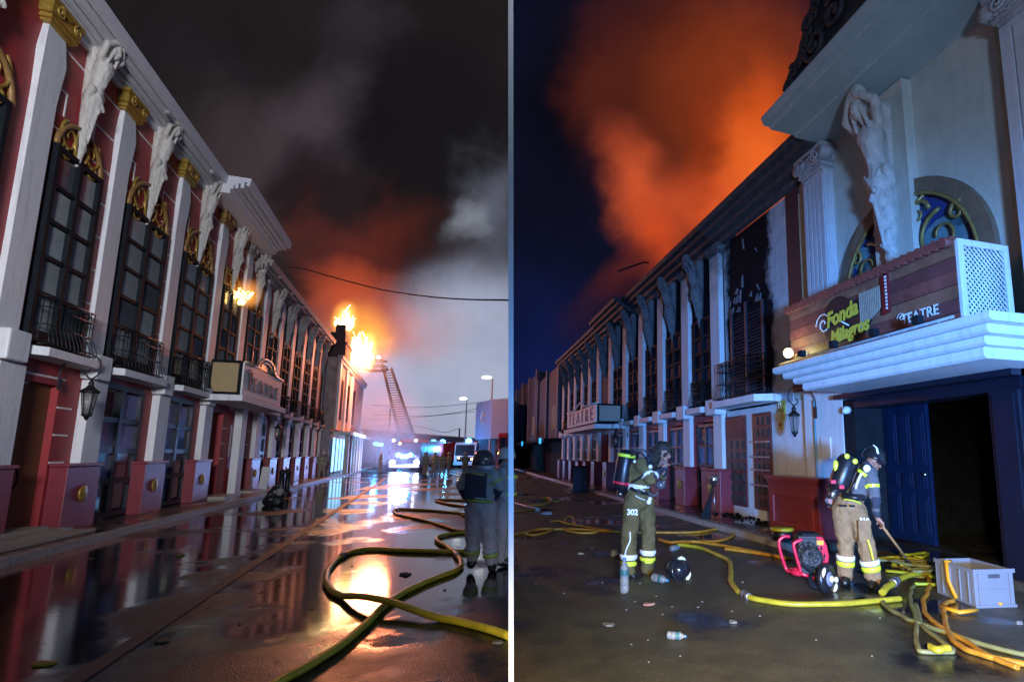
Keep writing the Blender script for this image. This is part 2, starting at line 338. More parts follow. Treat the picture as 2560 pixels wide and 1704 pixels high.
class Facade:
    """street frame: s along the street, a sideways from the camera line, z up"""
    def __init__(s,side,s0): 
        s.side=side;s.sg=1 if side=='L' else -1;s.s0=s0;s.aw=AL if side=='L' else AR
        u=UL if side=='L' else -UR;s.rot=math.atan2(u.y,u.x);s.org=W(side,s0,s.aw)
    def tf(s,x,a,z): return (s.sg*(x-s.s0),a-s.aw,z)
    def mb(s): return MB(s.tf)
    def thing(s,name,label,cat,group=None): return thing(name,label,cat,s.org,s.rot,group)
    def at(s,o,x,a,z,rx=0): o.location=s.tf(x,a,z);o.rotation_euler=(rx,0,0);return o
# organic solids: tapered capsules fused into one skin
def capsule(bm,p,q,r0,r1,n=10,k=4):
    p=Vector(p);q=Vector(q);d=q-p;L=d.length
    ax=d.normalized() if L>1e-5 else Vector((0,0,1))
    up=Vector((0,0,1)) if abs(ax.z)<.9 else Vector((1,0,0));e1=(up-ax*up.dot(ax)).normalized();e2=ax.cross(e1);rings=[]
    prof=[(r0*math.sin(a),-r0*math.cos(a)) for a in [PI/2*j/k for j in range(1,k+1)]]+[(r1*math.cos(a),L+r1*math.sin(a)) for a in [PI/2*j/k for j in range(0,k)]]
    for r,h in prof: rings.append([bm.verts.new(p+ax*h+e1*(r*math.cos(2*PI*t/n))+e2*(r*math.sin(2*PI*t/n))) for t in range(n)])
    for i in range(len(rings)-1):
        for t in range(n): bm.faces.new((rings[i][t],rings[i][(t+1)%n],rings[i+1][(t+1)%n],rings[i+1][t]))
    a=bm.verts.new(p-ax*r0);b=bm.verts.new(q+ax*r1)
    for t in range(n): bm.faces.new((a,rings[0][(t+1)%n],rings[0][t]));bm.faces.new((b,rings[-1][t],rings[-1][(t+1)%n]))
def fuse(caps,voxel,amp=0.,freq=8.,smooth=3,extra=None):
    bm=bmesh.new()
    for c_ in caps: capsule(bm,c_[0],c_[1],c_[2],c_[3])
    if extra: extra(bm)
    bmesh.ops.recalc_face_normals(bm,faces=bm.faces[:])
    me=bpy.data.meshes.new('body');bm.to_mesh(me);bm.free()
    o=bpy.data.objects.new('body',me);COL.objects.link(o)
    r=o.modifiers.new('r','REMESH');r.mode='VOXEL';r.voxel_size=voxel;r.use_smooth_shade=True
    if smooth:
        s_=o.modifiers.new('s','SMOOTH');s_.factor=.5;s_.iterations=smooth
    bpy.context.view_layer.update();out=bpy.data.meshes.new_from_object(o.evaluated_get(bpy.context.evaluated_depsgraph_get()))
    bpy.data.objects.remove(o);bpy.data.meshes.remove(me)
    if amp:
        for v in out.vertices:
            v.co+=v.normal*(amp*noise.noise(v.co*freq)+amp*.6*noise.noise(v.co*freq*2.3+Vector((5,1,2))))
    out.name='body'
    for p in out.polygons: p.use_smooth=True
    return out
#SPLIT
# ------------------------------------------------------------------ ground
G1=gnd(1276.5,1690);G2=gnd(1276.5,1150);gd=(G2-G1).normalized()
sb=G1+gd*(-14-G1.y)/gd.y;sf=G1+gd*(420-G1.y)/gd.y
def sheet(name,pts,m,z,label=None):
    b=MB();b.face([(p.x,p.y,z) for p in pts]);return struct(b.build(name,m),label)
sheet('ground',[Vector((-500,-60,0)),Vector((500,-60,0)),Vector((500,600,0)),Vector((-500,600,0))],mat('bare_earth',(.05,.05,.05),.8),-.02)
kL=lambda s:W('L',s,5.6);kR=lambda s:W('R',s,6.6)
sheet('road',[sb,kL(-14),kL(440),sf],ROADL,0,'wet dark asphalt street on the left with puddles')
sheet('road',[sb,sf,kR(440),kR(-14)],ROADR,0,'damp olive grey asphalt street on the right')
def pavement(side,a0,a1,s0,s1,ks0,ks1,n,label,klabel):
    f=Facade(side,0);b=f.mb()
    if side=='L': b.box(-14,420,a0+.2,a1+6,0,.12)
    else: b.box(8.1,420,a0+.2,a1+6,0,.12);b.box(-14,8.1,6.5,a1+6,0,.118)
    pv=struct(b.build('pavement',PAVE),label);pv.location=f.org;pv.rotation_euler=(0,0,f.rot)
    kb=thing('kerb','k','k',f.org,f.rot);del kb['category'];kb['label']=klabel;kb['kind']='structure'
    b=f.mb()
    if side=='L': b.box(-14,ks0,a0,a0+.196,-.01,.124)
    b.box(ks1,420,a0,a0+.196,-.01,.124);b.build('kerb_run',CONC,kb)
    st=(ks1-ks0)/n;ms=[]
    for k in range(4):
        q=MB();h=st/2-.006-.003*k;d=.096+.002*k;e=.012
        q.hexa([(-h,-d,-.01),(h,-d,-.01),(h,.098,-.01),(-h,.098,-.01),(-h,-d+e,.122),(h,-d+e,.119+.002*k),(h,.098,.122),(-h,.098,.124)]);ms.append(q.mesh('kerbstone',CONC))
    for i in range(n):
        o=link('kerbstone',ms[i%4],kb);f.at(o,ks0+st*(i+.5),a0+.1,0);o.rotation_euler=(0,0,random.uniform(-.006,.006))
pavement('L',5.6,AL,-14,420,6,44,44,'wet brown pavement along the red theatre','worn stone kerb along the left street')
pavement('R',5.4,AR,-14,420,8.1,37,32,'wet dark pavement along the sooty theatre','pale stone kerb along the right street')
f=Facade('L',0);b=f.mb();b.box(-14,70,2.22,2.36,.0,.012);g=struct(b.build('drain_channel',mat('rough_wet_concrete',(.045,.04,.04),.5,bump=.6,bs=30)),'narrow concrete joint running up the wet street');g.location=f.org;g.rotation_euler=(0,0,f.rot)
# white strip dividing the two views, added here as a slim post
b=MB();d0=2.95
P=[at(x,y,d0) for x,y in ((1270.3,2010),(1283.2,2010),(1283.2,-120),(1270.3,-120))]
P[0].z=P[1].z=0
th=Vector((-.235,1,0))*.03
b.hexa([tuple(P[0]),tuple(P[1]),tuple(P[1]+th),tuple(P[0]+th),tuple(P[3]),tuple(P[2]),tuple(P[2]+th),tuple(P[3]+th)])
tag(b.build('divider_strip',mat('bright_white_strip',(.9,.9,.9),.5,var=0,bump=0)),'tall slim white dividing strip added between the two streets','post')
# ------------------------------------------------------------------ caryatid mesh
def caryatid(vox,amp):
    C_=[((0,-.06,0),(0,-.07,.3),.05,.10),((0,-.08,.3),(0,-.13,1.),.10,.17),((0,-.13,1.),(0,-.2,1.45),.18,.25),((0,-.2,1.45),(0,-.24,1.78),.24,.18),((0,-.24,1.78),(0,-.34,2.22),.19,.24),
        ((-.2,-.36,2.36),(.2,-.36,2.36),.12,.12),((-.1,-.44,2.2),(-.1,-.44,2.22),.12,.12),((.1,-.44,2.2),(.1,-.44,2.22),.12,.12),((0,-.38,2.38),(0,-.5,2.52),.09,.08),
        ((0,-.57,2.6),(0,-.59,2.68),.135,.14),((0,-.50,2.72),(0,-.46,2.76),.15,.13),
        ((-.25,-.37,2.38),(-.42,-.55,2.62),.10,.085),((-.42,-.55,2.62),(-.1,-.68,2.84),.08,.065),((.25,-.37,2.38),(.42,-.55,2.62),.10,.085),((.42,-.55,2.62),(.1,-.68,2.84),.08,.065),
        ((-.05,-.6,2.86),(.05,-.6,2.9),.14,.14),((0,-.05,1.),(0,-.05,2.7),.10,.2),((-.2,-.15,1.45),(-.25,-.26,1.62),.08,.11),((.2,-.15,1.45),(.25,-.26,1.62),.08,.11),
        ((0,-.1,.02),(0,-.08,.32),.04,.13)]
    for k in range(7):
        z0_=.35+.17*k;sg=1 if k%2 else -1;w_=.07+.09*(z0_/1.4)*1.3
        C_+=[((-sg*w_,-.16-.06*z0_,z0_),(sg*w_*.9,-.2-.07*z0_,z0_+.16),.022,.03)]
    C_+=[((-.12,-.40,1.55),(.1,-.43,1.3),.04,.05),((.16,-.36,1.62),(-.04,-.40,1.2),.035,.045),((-.02,-.35,1.2),(.0,-.24,.5),.05,.02),((0,-.46,1.95),(0,-.44,1.8),.03,.03),
         ((-.13,-.62,2.62),(-.17,-.52,2.35),.05,.035),((.13,-.62,2.62),(.17,-.52,2.35),.05,.035),((0,-.70,2.62),(0,-.71,2.58),.02,.025)]
    me=fuse(C_,vox,amp,16.,0);me.materials.append(STONE);return me
CARY=caryatid(.026,.006)
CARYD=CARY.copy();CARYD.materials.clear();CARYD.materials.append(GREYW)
CARYR=CARY.copy();CARYR.materials.clear();CARYR.materials.append(mat('soot_dark_statue',(.13,.12,.13),.8,var=.4,dirt=.7,bump=.4,bs=25))
def spiral(cx,cz,r,turns,a0,dirn,n=26):
    out=[]
    for i in range(n+1):
        t=i/n;a=a0+dirn*turns*2*PI*t;rr=r*(1-t*.82);out.append((cx+rr*math.cos(a),cz+rr*math.sin(a)))
    return out
# ------------------------------------------------------------------ left theatre
fL=Facade('L',24)
bl=fL.thing('theatre_building','long oxblood red theatre with white columns and gold capitals, on the left','building')
ap=lambda me,name,f,s,a,z,par,rx=0: f.at(link(name,me,par),s,a,z,rx)
cols=[9.55,12.6,15.35,18.65,22.05,25.05,28.05,30.95,33.65,36.4,39.1,41.6,43.8]
# wall with recesses: built as boxes around the openings
b=fL.mb();b.box(3,44,AL,AL+.5,3.3,10.1);b.mi=0
b.build('wall',RED,bl)
b=fL.mb();b.box(30.9,44,AL-.02,AL-.002,3.8,9.35);b.build('scorched_wall_face',BURN,bl)
# red blocks between joint lines : white painted joints
b=fL.mb()
for i in range(1,6):
    c0,c1=cols[i],cols[i+1];m_=(c0+c1)/2
    b.box(c0+.30,c1-.30,AL-.012,AL-.001,9.45,9.485)
    for sa,sb_ in ((c0+.3,c0+.7),(c1-1.1,c1-.3)): b.box(sa,sb_,AL-.012,AL-.001,8.65,8.685)
    b.box(c0+.3,c0+.6,AL-.012,AL-.001,7.85,7.885);b.box(c1-.95,c1-.3,AL-.012,AL-.001,7.85,7.885)
    b.box(c0+.66,c0+.7,AL-.012,AL-.001,8.2,8.65);b.box(c1-1.1,c1-1.06,AL-.012,AL-.001,8.2,8.65)
    for z in (7.1,6.35,5.6,4.85,4.1): b.box(c1-.7,c1-.3,AL-.012,AL-.001,z,z+.04)
stuff(b.build('joint_line',LINE,bl))
# lower wall piers, openings
opn=[(3,9.9,0,0),(13.0,14.45,1,3.0),(15.9,18.0,2,3.3),(19.2,21.4,2,3.3),(22.6,24.2,3,3.1),(25.7,27.2,3,3.1),(28.4,30.1,2,3.2),(31.1,32.9,2,3.2),(34.,35.6,2,3.2),(36.8,38.4,2,3.2),(39.5,41.,2,3.2)]
b=fL.mb();prev=3.
for (s0,s1,k,zt) in opn[1:]:
    b.box(prev,s0,AL,AL+.5,.12,3.3);b.box(s0,s1,AL,AL+.5,zt,3.3) if zt<3.3 else None;prev=s1
b.box(prev,44,AL,AL+.5,.12,3.3);b.build('lower_wall',RED,bl)
b=fL.mb()
for s0,s1 in ((14.45,14.95),(24.2,24.6),(27.2,27.55)):
    for z in (2.55,2.0,1.45): b.box(s0+.02,s1,AL-.012,AL-.001,z,z+.035)
b.box(12.7,14.6,AL-.012,AL-.001,3.12,3.16);stuff(b.build('joint_line',LINE,bl))
# cornice
def cornice(f,s0,s1,da,dz,par,m,name='cornice'):
    prof=[(6.95,9.9),(6.88,9.9),(6.88,10.06),(6.80,10.06),(6.80,10.2),(6.76,10.2),(6.76,10.1),(6.68,10.1),(6.68,10.28),(6.62,10.28),(6.62,10.14),(6.52,10.14),(6.52,10.36),(6.46,10.36),(6.46,10.24),(6.38,10.24),(6.34,10.5),(6.95,10.5)]
    b=f.mb();b.prism([(a+(0 if a>6.9 else da),z+dz) for a,z in prof],'x',s0,s1);return b.build(name,m,par)
COR=mat('cornice_grey_white',(.64,.62,.66),.6,dirt=.15,var=.08)
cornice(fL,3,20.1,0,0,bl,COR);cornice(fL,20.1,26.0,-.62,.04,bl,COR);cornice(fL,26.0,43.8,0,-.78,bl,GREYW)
b=fL.mb();b.box(20.1,26,AL,AL+.5,10.1,10.5);b.box(3,44,AL+.1,AL+6,9.3,9.5);b.build('roof',SOOT,bl)
for s in (15.8,18.9,27.5,30.1,32.8,35.3,38):
    b=fL.mb();b.lathe([(.03,0),(.06,.02),(.07,.12),(.05,.13)],(s,6.42,9.48 if s>26 else 10.1),(0,-.5,-1),10);b.build('spotlight',GREYW,bl)
# columns
def shaft(f,w,zb,zt,a_f,a_w,m,par,s):
    b=f.mb();e=.04
    b.hexa([(s-w/2,a_f,zb),(s+w/2,a_f,zb),(s+w/2,a_w,zb),(s-w/2,a_w,zb),(s-w/2,a_f,zt-1.3),(s+w/2,a_f,zt-1.3),(s+w/2,a_w,zt-1.3),(s-w/2,a_w,zt-1.3)])
    b.hexa([(s-w/2,a_f,zt-1.3),(s+w/2,a_f,zt-1.3),(s+w/2,a_w,zt-1.3),(s-w/2,a_w,zt-1.3),(s-w/2-e,a_f-.03,zt-.5),(s+w/2+e,a_f-.03,zt-.5),(s+w/2+e,a_w,zt-.5),(s-w/2-e,a_w,zt-.5)])
    b.hexa([(s-w/2-e,a_f-.03,zt-.5),(s+w/2+e,a_f-.03,zt-.5),(s+w/2+e,a_w,zt-.5),(s-w/2-e,a_w,zt-.5),(s-w/2+.03,a_f,zt),(s+w/2-.03,a_f,zt),(s+w/2-.03,a_w,zt),(s-w/2+.03,a_w,zt)])
    return b.build('column',m,par)
def capital(f,s,w,a_f,a_w,z0,h,m,par,pos):
    b=f.mb();z=z0
    for i,(e,k) in enumerate(((.04,.12),(.09,.1),(.06,.10),(.12,.5),(.17,.18))):
        b.box(s-w/2-e,s+w/2+e,a_f-e*.6,a_w,z,z+h*k-.004);z+=h*k
    zc=z0+h*.57
    for sg in (-1,1):
        pts=[(x,a_f-.1,zz) for x,zz in spiral(s+sg*(w/2-.04),zc,h*.26,1.6,PI/2,sg)]
        b.tube(pts,h*.045,5)
    b.tube([(s-w/2+.1,a_f-.09,zc+h*.2),(s,a_f-.09,zc+h*.08),(s+w/2-.1,a_f-.09,zc+h*.2)],h*.04,5)
    o=b.build('capital',m,None);o.parent=par;return o
for i,s in enumerate(cols):
    far=s>26;zt=9.5 if not far else 9.08;post=abs(s-25.05)<.1
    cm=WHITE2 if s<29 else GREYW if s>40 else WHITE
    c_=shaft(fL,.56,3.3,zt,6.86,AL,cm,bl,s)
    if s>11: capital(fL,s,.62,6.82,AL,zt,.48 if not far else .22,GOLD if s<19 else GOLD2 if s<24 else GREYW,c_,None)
    if not post:
        b=fL.mb();b.box(s-.28,s+.28,6.66,AL,3.24,3.78);b.build('column_block',WHITE2,c_,.03)
        b=fL.mb();b.box(s-.17,s+.48,6.78,AL,1.44,3.22);b.build('lower_shaft',WHITE2,c_)
        pd=fL.mb();w=.55 if s<20 else .6;s_=s-.25
        pd.box(s_-w-.02,s_+w+.08,6.66,AL,.12,1.38);pd.box(s_-w-.05,s_+w+.11,6.62,AL,1.384,1.45);p_=pd.build('pedestal',REDP,bl,.012)
        if s<40:
            b=fL.mb();b.lathe([(0,0),(.16,0),(.17,.02),(.13,.035),(.1,.03),(.06,.05),(0,.055)],(s-.21,6.655,.82),(0,-1,0),18);b.build('medallion',GOLD,p_)
    else:
        b=fL.mb();b.box(s+.05,s+.70,6.6,AL-.1,.12,3.36);b.build('lower_shaft',WHITE2,c_,.01)
# caryatids and gold arches
arch_m={}
for i in range(0,len(cols)-1):
    c0,c1=cols[i],cols[i+1];m_=(c0+c1)/2-.2;far=c0>26
    o=ap(CARY if m_<30 else CARYD,'caryatid',fL,m_,AL-.02,7.45 if not far else 7.0,bl);sz=1.0 if not far else .80
    o.scale=(.70,.66,sz)
    if c0<28:
        hw=(c1-c0)/2-.62;b=fL.mb();zb=7.55 if not far else 7.2
        b.tube([(m_+.08+hw*math.cos(t),AL-.05,zb+hw*.8*math.sin(t)*1.1) for t in [PI*k/20 for k in range(21)]],.055,6,flat=1)
        b.build('gold_arch',GOLD2,bl)
        b=fL.mb()
        for sg in (-1,1):
            p=spiral(m_+.08+sg*hw*.5,zb+hw*.45,hw*.42,1.3,PI/2-sg*.5,-sg)
            b.tube([(x,AL-.05,z) for x,z in p],[.034*(1-.6*k/len(p)) for k in range(len(p))],5)
            p=spiral(m_+.08+sg*hw*.62,zb+.02,hw*.25,1.1,PI if sg>0 else 0,sg)
            b.tube([(x,AL-.05,z) for x,z in p],.035,5)
            b.tube([(m_+.08+sg*hw*.15,AL-.05,zb),(m_+.08+sg*hw*.3,AL-.06,zb+hw*.3),(m_+.08+sg*hw*.2,AL-.05,zb+hw*.75)],[.02,.045,.015],5)
        b.build('scroll_ornament',GOLD,bl)
# windows: frame mesh + panes
def window(f,s0,s1,z0,z1,rows,a,par,fm,pms,st=.11,mid=.12,rail=.085,name='window',a_back=.022,cols_=2,bot=0):
    b=f.mb();zz0=z0+bot
    b.box(s0,s0+st,a-.05,a+.06,z0,z1);b.box(s1-st,s1,a-.05,a+.06,z0,z1);b.box(s0+st,s1-st,a-.048,a+.06,z1-st,z1);b.box(s0+st,s1-st,a-.048,a+.06,z0,zz0+st*.8)
    iw=(s1-s0-2*st-mid*(cols_-1))/cols_;ih=(z1-st-zz0-st*.8)
    for c_ in range(1,cols_): b.box(s0+st+iw*c_+mid*(c_-1),s0+st+iw*c_+mid*c_,a-.06,a+.05,zz0+st*.8,z1-st)
    for r in range(1,rows): 
        z=zz0+st*.8+ih*r/rows
        for c_ in range(cols_): b.box(s0+st+(iw+mid)*c_,s0+st+(iw+mid)*c_+iw,a-.046,a+.04,z-rail/2,z+rail/2)
    w_=b.build(name,fm,par)
    q=MB();pw,ph=iw+.01,ih/rows-rail+.02
    q.box(-pw/2,pw/2,0,.012,-ph/2,ph/2);base=q.mesh('pane',pms[0])
    ms=[base]
    for m in pms[1:]:
        k=base.copy();k.materials.clear();k.materials.append(m);ms.append(k)
    for r in range(rows):
        for c_ in range(cols_):
            o=link('pane',ms[(r*3+c_*2+int(s0*7))%len(ms)] if len(ms)>1 else base,w_)
            f.at(o,s0+st+(iw+mid)*c_+iw/2,a+a_back,zz0+st*.8+ih*(r+.5)/rows);o.rotation_euler=(random.uniform(-.006,.006),0,random.uniform(-.006,.006))
    return w_
CURT2=mat('pale_curtained_glass',(.30,.32,.33),.14,var=.3,vs=1.5,bump=.03,bs=3);CURT3=mat('dark_grey_glass',(.10,.11,.125),.10,var=.4,vs=2,bump=.03,bs=3)  # darker grey panes mixed in among the pale curtained ones
upw=[]
for i in range(1,11):
    c0,c1=cols[i],cols[i+1];s0,s1=c0+.48,c1-.70
    if i==0: continue
    pm=[CURT,CURT2,CURT,CURT3,CURT2] if i<7 else [SOOT,CURT3,SOOT]
    window(fL,s0,s1,3.72,7.56 if i<6 else 7.2,5,AL-.062,bl,BLACK,pm,bot=.12)
window(fL,10.0,11.8,3.72,7.56,5,AL-.062,bl,BLACK,[CURT3,CURT])
# balconies: ledge slab + bulging railing
def balcony(f,s0,s1,zb,par,slab_m,a_w,rail=True,h=1.15,out=.42,n=13):
    b=f.mb();e=.25
    b.hexa([(s0,a_w-.12,zb),(s1,a_w-.12,zb),(s1,a_w,zb),(s0,a_w,zb)]+[(s0,a_w-.12,zb+.16),(s1,a_w-.12,zb+.16),(s1,a_w,zb+.16),(s0,a_w,zb+.16)])
    b.hexa([(s0+e,a_w-out,zb+.01),(s1-e,a_w-out,zb+.01),(s1,a_w-.12,zb+.01),(s0,a_w-.12,zb+.01)]+[(s0+e,a_w-out,zb+.17),(s1-e,a_w-out,zb+.17),(s1,a_w-.12,zb+.17),(s0,a_w-.12,zb+.17)])
    sl=b.build('balcony_slab',slab_m,par)
    if not rail: return sl
    b=f.mb();r0=s0+.35;r1=s1-.35;o1=out-.14
    top=[(r0,a_w-.03,zb+h),(r0,a_w-o1,zb+h),(r1,a_w-o1,zb+h),(r1,a_w-.03,zb+h)]
    for zz,oo in ((h,0),(h-.2,0),(.62,0),(.24,.07)):
        b.tube([(x+(oo if x>s0+1 else -oo),y-(oo if y<a_w-.1 else 0),zb+zz) for x,y,_ in top],.014,5)
    def bar(x,y,dx,dy): b.tube([(x,y,zb+h),(x,y,zb+.62),(x+dx*.6,y+dy*.6,zb+.42),(x+dx,y+dy,zb+.26),(x+dx*.4,y+dy*.4,zb+.19)],.009,4)
    for k in range(n):
        t=k/(n-1);bar(r0+(r1-r0)*t,a_w-o1,(t-.5)*.14,-.1)
    for k in range(1,3):
        for x,d in ((r0,-.07),(r1,.07)): bar(x,a_w-o1*k/3,d,0)
    for k in range(0,n-1,2):
        x=r0+(r1-r0)*(k+.5)/(n-1);p=spiral(x,zb+h-.1,.05,1.2,0,1,9);b.tube([(q,a_w-o1,z) for q,z in p],.007,4)
    b.build('balcony_railing',IRON,sl);return sl
for i in range(1,12):
    if i in (4,): continue
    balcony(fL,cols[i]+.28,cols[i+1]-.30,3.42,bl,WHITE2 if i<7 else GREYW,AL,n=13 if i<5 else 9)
# ground floor doors
for j,(s0,s1,k,zt) in enumerate(opn):
    if k==2:
        window(fL,s0,s1,.16,zt,4,AL+.03,bl,NAVY if s0<30 else BLACK,[GLASSD,GLASSR,GLASSB,GLASSD,GLASSB] if s0<19 else [GLASSB,GLASSD,GLASSB],st=.14,mid=.16,rail=.13,name='glazed_door')
    elif k==1:
        b=fL.mb();b.box(s0-.2,s1+.05,AL+.12,AL+.2,.12,3.0);d_=b.build('entrance_door',RUST,bl)
        b=fL.mb();b.tube([(s0+.75,AL+.11,1.0),(s0+.75,AL+.06,1.1),(s0+.75,AL+.06,1.3),(s0+.75,AL+.11,1.4)],.015,6);b.build('handle',BLACK,d_)
        b=fL.mb();b.lathe([(.06,0),(.06,.03),(.03,.05)],(s0+.5,AL+.05,2.98),(0,0,-1),10);b.build('ceiling_lamp',mat('dim_lamp_glass',(.6,.55,.45),.4),bl)
        for q in range(3):
            b=fL.mb();b.box(10.6,14.3-.12*q,6.0+.3*q,AL+.3,.13+.05*q,.18+.05*q);b.build('entrance_step',STEP,bl)
    elif k==3:
        b=fL.mb();b.box(s0,s1,AL+.2,AL+.26,.12,zt);b.build('entrance_door',RUST,bl)
        b=fL.mb();b.box(s0+.0,s0+.06,AL-.04,AL+.15,1.45,2.9);b.build('poster_case',mat('poster_frame',(.25,.22,.28),.3),bl)
        b=fL.mb();b.box(s0-.62,s0-.08,AL-.06,AL-.01,1.5,2.75);pc=b.build('poster_case',mat('poster_frame',(.25,.22,.28),.3),bl)
        b=fL.mb();b.box(s0-.55,s0-.15,AL-.075,AL-.062,1.6,2.65);b.build('poster',mat('poster_print',(.32,.12,.16),.2,var=.9,vs=5),pc)
        b=fL.mb();b.box(s0,s1,6.2,AL+.4,.12,.2);b.build('entrance_step',STEP,bl)
# air conditioner style junk: cables beside column
b=fL.mb()
for k in range(4): b.tube([(14.62+.03*k,AL-.03,4.9),(14.6+.04*k,AL-.06,4.3),(14.66+.05*k,AL-.1,3.75),(14.7,AL-.1,3.5)],.012,4)
for k in range(3): b.tube([(17.9+.03*k,AL-.03,4.9),(17.86+.04*k,AL-.06,4.3),(17.95+.04*k,AL-.1,3.75)],.012,4)
for k in range(3): b.tube([(21.2+.03*k,AL-.03,4.9),(21.2+.04*k,AL-.06,4.3),(21.3+.04*k,AL-.1,3.75)],.012,4)
stuff(b.build('wall_cable',IRON,bl))
# theatre sign on its canopy
sg_=fL.thing('theatre_sign','box sign over the left entrance with beige end panel and TEATRE lettering','sign')
b=fL.mb();b.box(21.3,27.35,5.66,AL-.16,3.36,3.56);b.build('canopy_slab',WHITE2,sg_,.01)
b=fL.mb();b.box(21.9,27.3,5.93,AL-.16,3.6,4.78);b.build('sign_box',BLACK,sg_)
b=fL.mb();b.box(22.0,27.3,5.88,5.928,3.64,4.74);b.build('sign_face',SIGNF,sg_)
b=fL.mb();b.box(21.86,21.898,6.0,AL-.22,3.7,4.68);b.build('end_panel',BEIGE,sg_)
for k in range(5):
    for z in (3.65,4.73): b=fL.mb();b.box(21.84,21.9,6.02+.17*k,6.06+.17*k,z-.03,z+.03);b.build('panel_bolt',BLACK,sg_)
for k in range(3):
    for a in (5.96,AL-.2): b=fL.mb();b.box(21.84,21.9,a-.02,a+.02,3.9+.28*k,3.96+.28*k);b.build('panel_bolt',BLACK,sg_)
b=fL.mb();ar=[(22.0,5.86,4.76),(23.3,5.86,4.78),(23.5,5.86,4.9)]+[(24.65+1.1*math.cos(PI-PI*k/10),5.86,4.9+.34*math.sin(PI*k/10)) for k in range(11)]+[(25.8,5.86,4.9),(26.0,5.86,4.78),(27.3,5.86,4.76)]
b.tube(ar,.05,6);b.tube([(24.65+.8*math.cos(PI-PI*k/10),5.87,4.86+.24*math.sin(PI*k/10)) for k in range(11)],.03,5);b.prism([(23.55,4.8)]+[(24.65+1.08*math.cos(PI-PI*k/10),4.88+.32*math.sin(PI*k/10)) for k in range(11)]+[(25.75,4.8)],'y',5.9,5.94);b.build('arched_crest',mat('gilt_trim',(.42,.36,.26),.35,metal=.3,var=.5,vs=9),sg_)
b=fL.mb();b.tube([(22.0,5.84,3.62),(27.3,5.84,3.62)],.03,6);b.build('bottom_rail',GREYW,sg_)
for ch,x,szz in (('T',22.4,1.0),('E',23.2,.74),('A',23.9,.74),('T',24.75,.74),('R',25.5,.74),('E',26.35,.74)):
    o=link('sign_letter',text_mesh(ch,szz*.98,.02,offset=-.006),sg_);o.data.materials.append(LETG);fL.at(o,x-.05,5.86,3.86,PI/2);o.scale=(1.05,1,1)
b=fL.mb();p=spiral(22.62,4.3,.3,1.4,PI*.9,-1);b.tube([(x,5.86,z) for x,z in p],.035,5);b.build('letter_flourish',LETG,sg_)
# small flame licking out of a window
def flame(name,c,h,r,n,label,group=None,seed=1,strength=12,col0=(1.,.42,.05),col1=(1.,.75,.28)):
    m=bpy.data.materials.get('flame_%d'%strength)
    if not m:
        m=bpy.data.materials.new('flame_%d'%strength);m.use_nodes=True;t=m.node_tree;t.nodes.remove(t.nodes['Principled BSDF'])
        e=t.nodes.new('ShaderNodeEmission');tr=t.nodes.new('ShaderNodeBsdfTransparent');mx=t.nodes.new('ShaderNodeMixShader');lw=t.nodes.new('ShaderNodeLayerWeight');lw.inputs[0].default_value=.35
        cr=t.nodes.new('ShaderNodeValToRGB');cr.color_ramp.elements[0].color=(*col1,1);cr.color_ramp.elements[1].color=(*col0,1);cr.color_ramp.elements[1].position=.7
        tn=t.nodes.new('ShaderNodeTexCoord');nz=t.nodes.new('ShaderNodeTexNoise');nz.inputs['Scale'].default_value=2.5;nz.inputs['Detail'].default_value=4;t.links.new(tn.outputs['Object'],nz.inputs['Vector'])
        ad=t.nodes.new('ShaderNodeMath');ad.operation='MULTIPLY_ADD';t.links.new(nz.outputs['Fac'],ad.inputs[0]);ad.inputs[1].default_value=1.2;ad.inputs[2].default_value=-.45
        a2=t.nodes.new('ShaderNodeMath');a2.operation='ADD';a2.use_clamp=True;t.links.new(ad.outputs[0],a2.inputs[0]);t.links.new(lw.outputs['Facing'],a2.inputs[1])
        t.links.new(a2.outputs[0],cr.inputs[0]);t.links.new(cr.outputs[0],e.inputs[0]);e.inputs[1].default_value=strength
        t.links.new(a2.outputs[0],mx.inputs[0]);t.links.new(e.outputs[0],mx.inputs[1]);t.links.new(tr.outputs[0],mx.inputs[2]);t.links.new(mx.outputs[0],t.nodes['Material Output'].inputs[0])
    rnd=random.Random(seed);caps=[]
    for k in range(n):
        x=rnd.uniform(-r,r);y=rnd.uniform(-r*.5,r*.5);hh=h*rnd.uniform(.5,1)*(1-.6*abs(x)/r);rr=r*rnd.uniform(.13,.27)
        p=Vector((x,y,rnd.uniform(0,.2)*h));q=p
        for j in range(3):
            q2=p+Vector((rnd.uniform(-.15,.25)*r*(j+1),0,hh*(j+1)/3));caps.append((q,q2,rr*(1-.3*j),rr*(1-.3*(j+1))+.02));q=q2
    me=fuse(caps,r*.07,r*.06,2.5/r,2);me.materials.append(m)
    o=link(name,me);o.location=c;return tag(o,label,'flame',group)
flame('window_flame',W('L',23.5,6.62,7.3),.5,.27,13,'small flame licking at the foot of a statue above a left window',seed=4,strength=6)
flame('window_flame',W('L',23.95,6.66,7.2),.3,.16,9,'tiny flame beside the post under the left cornice step',seed=9,strength=9)
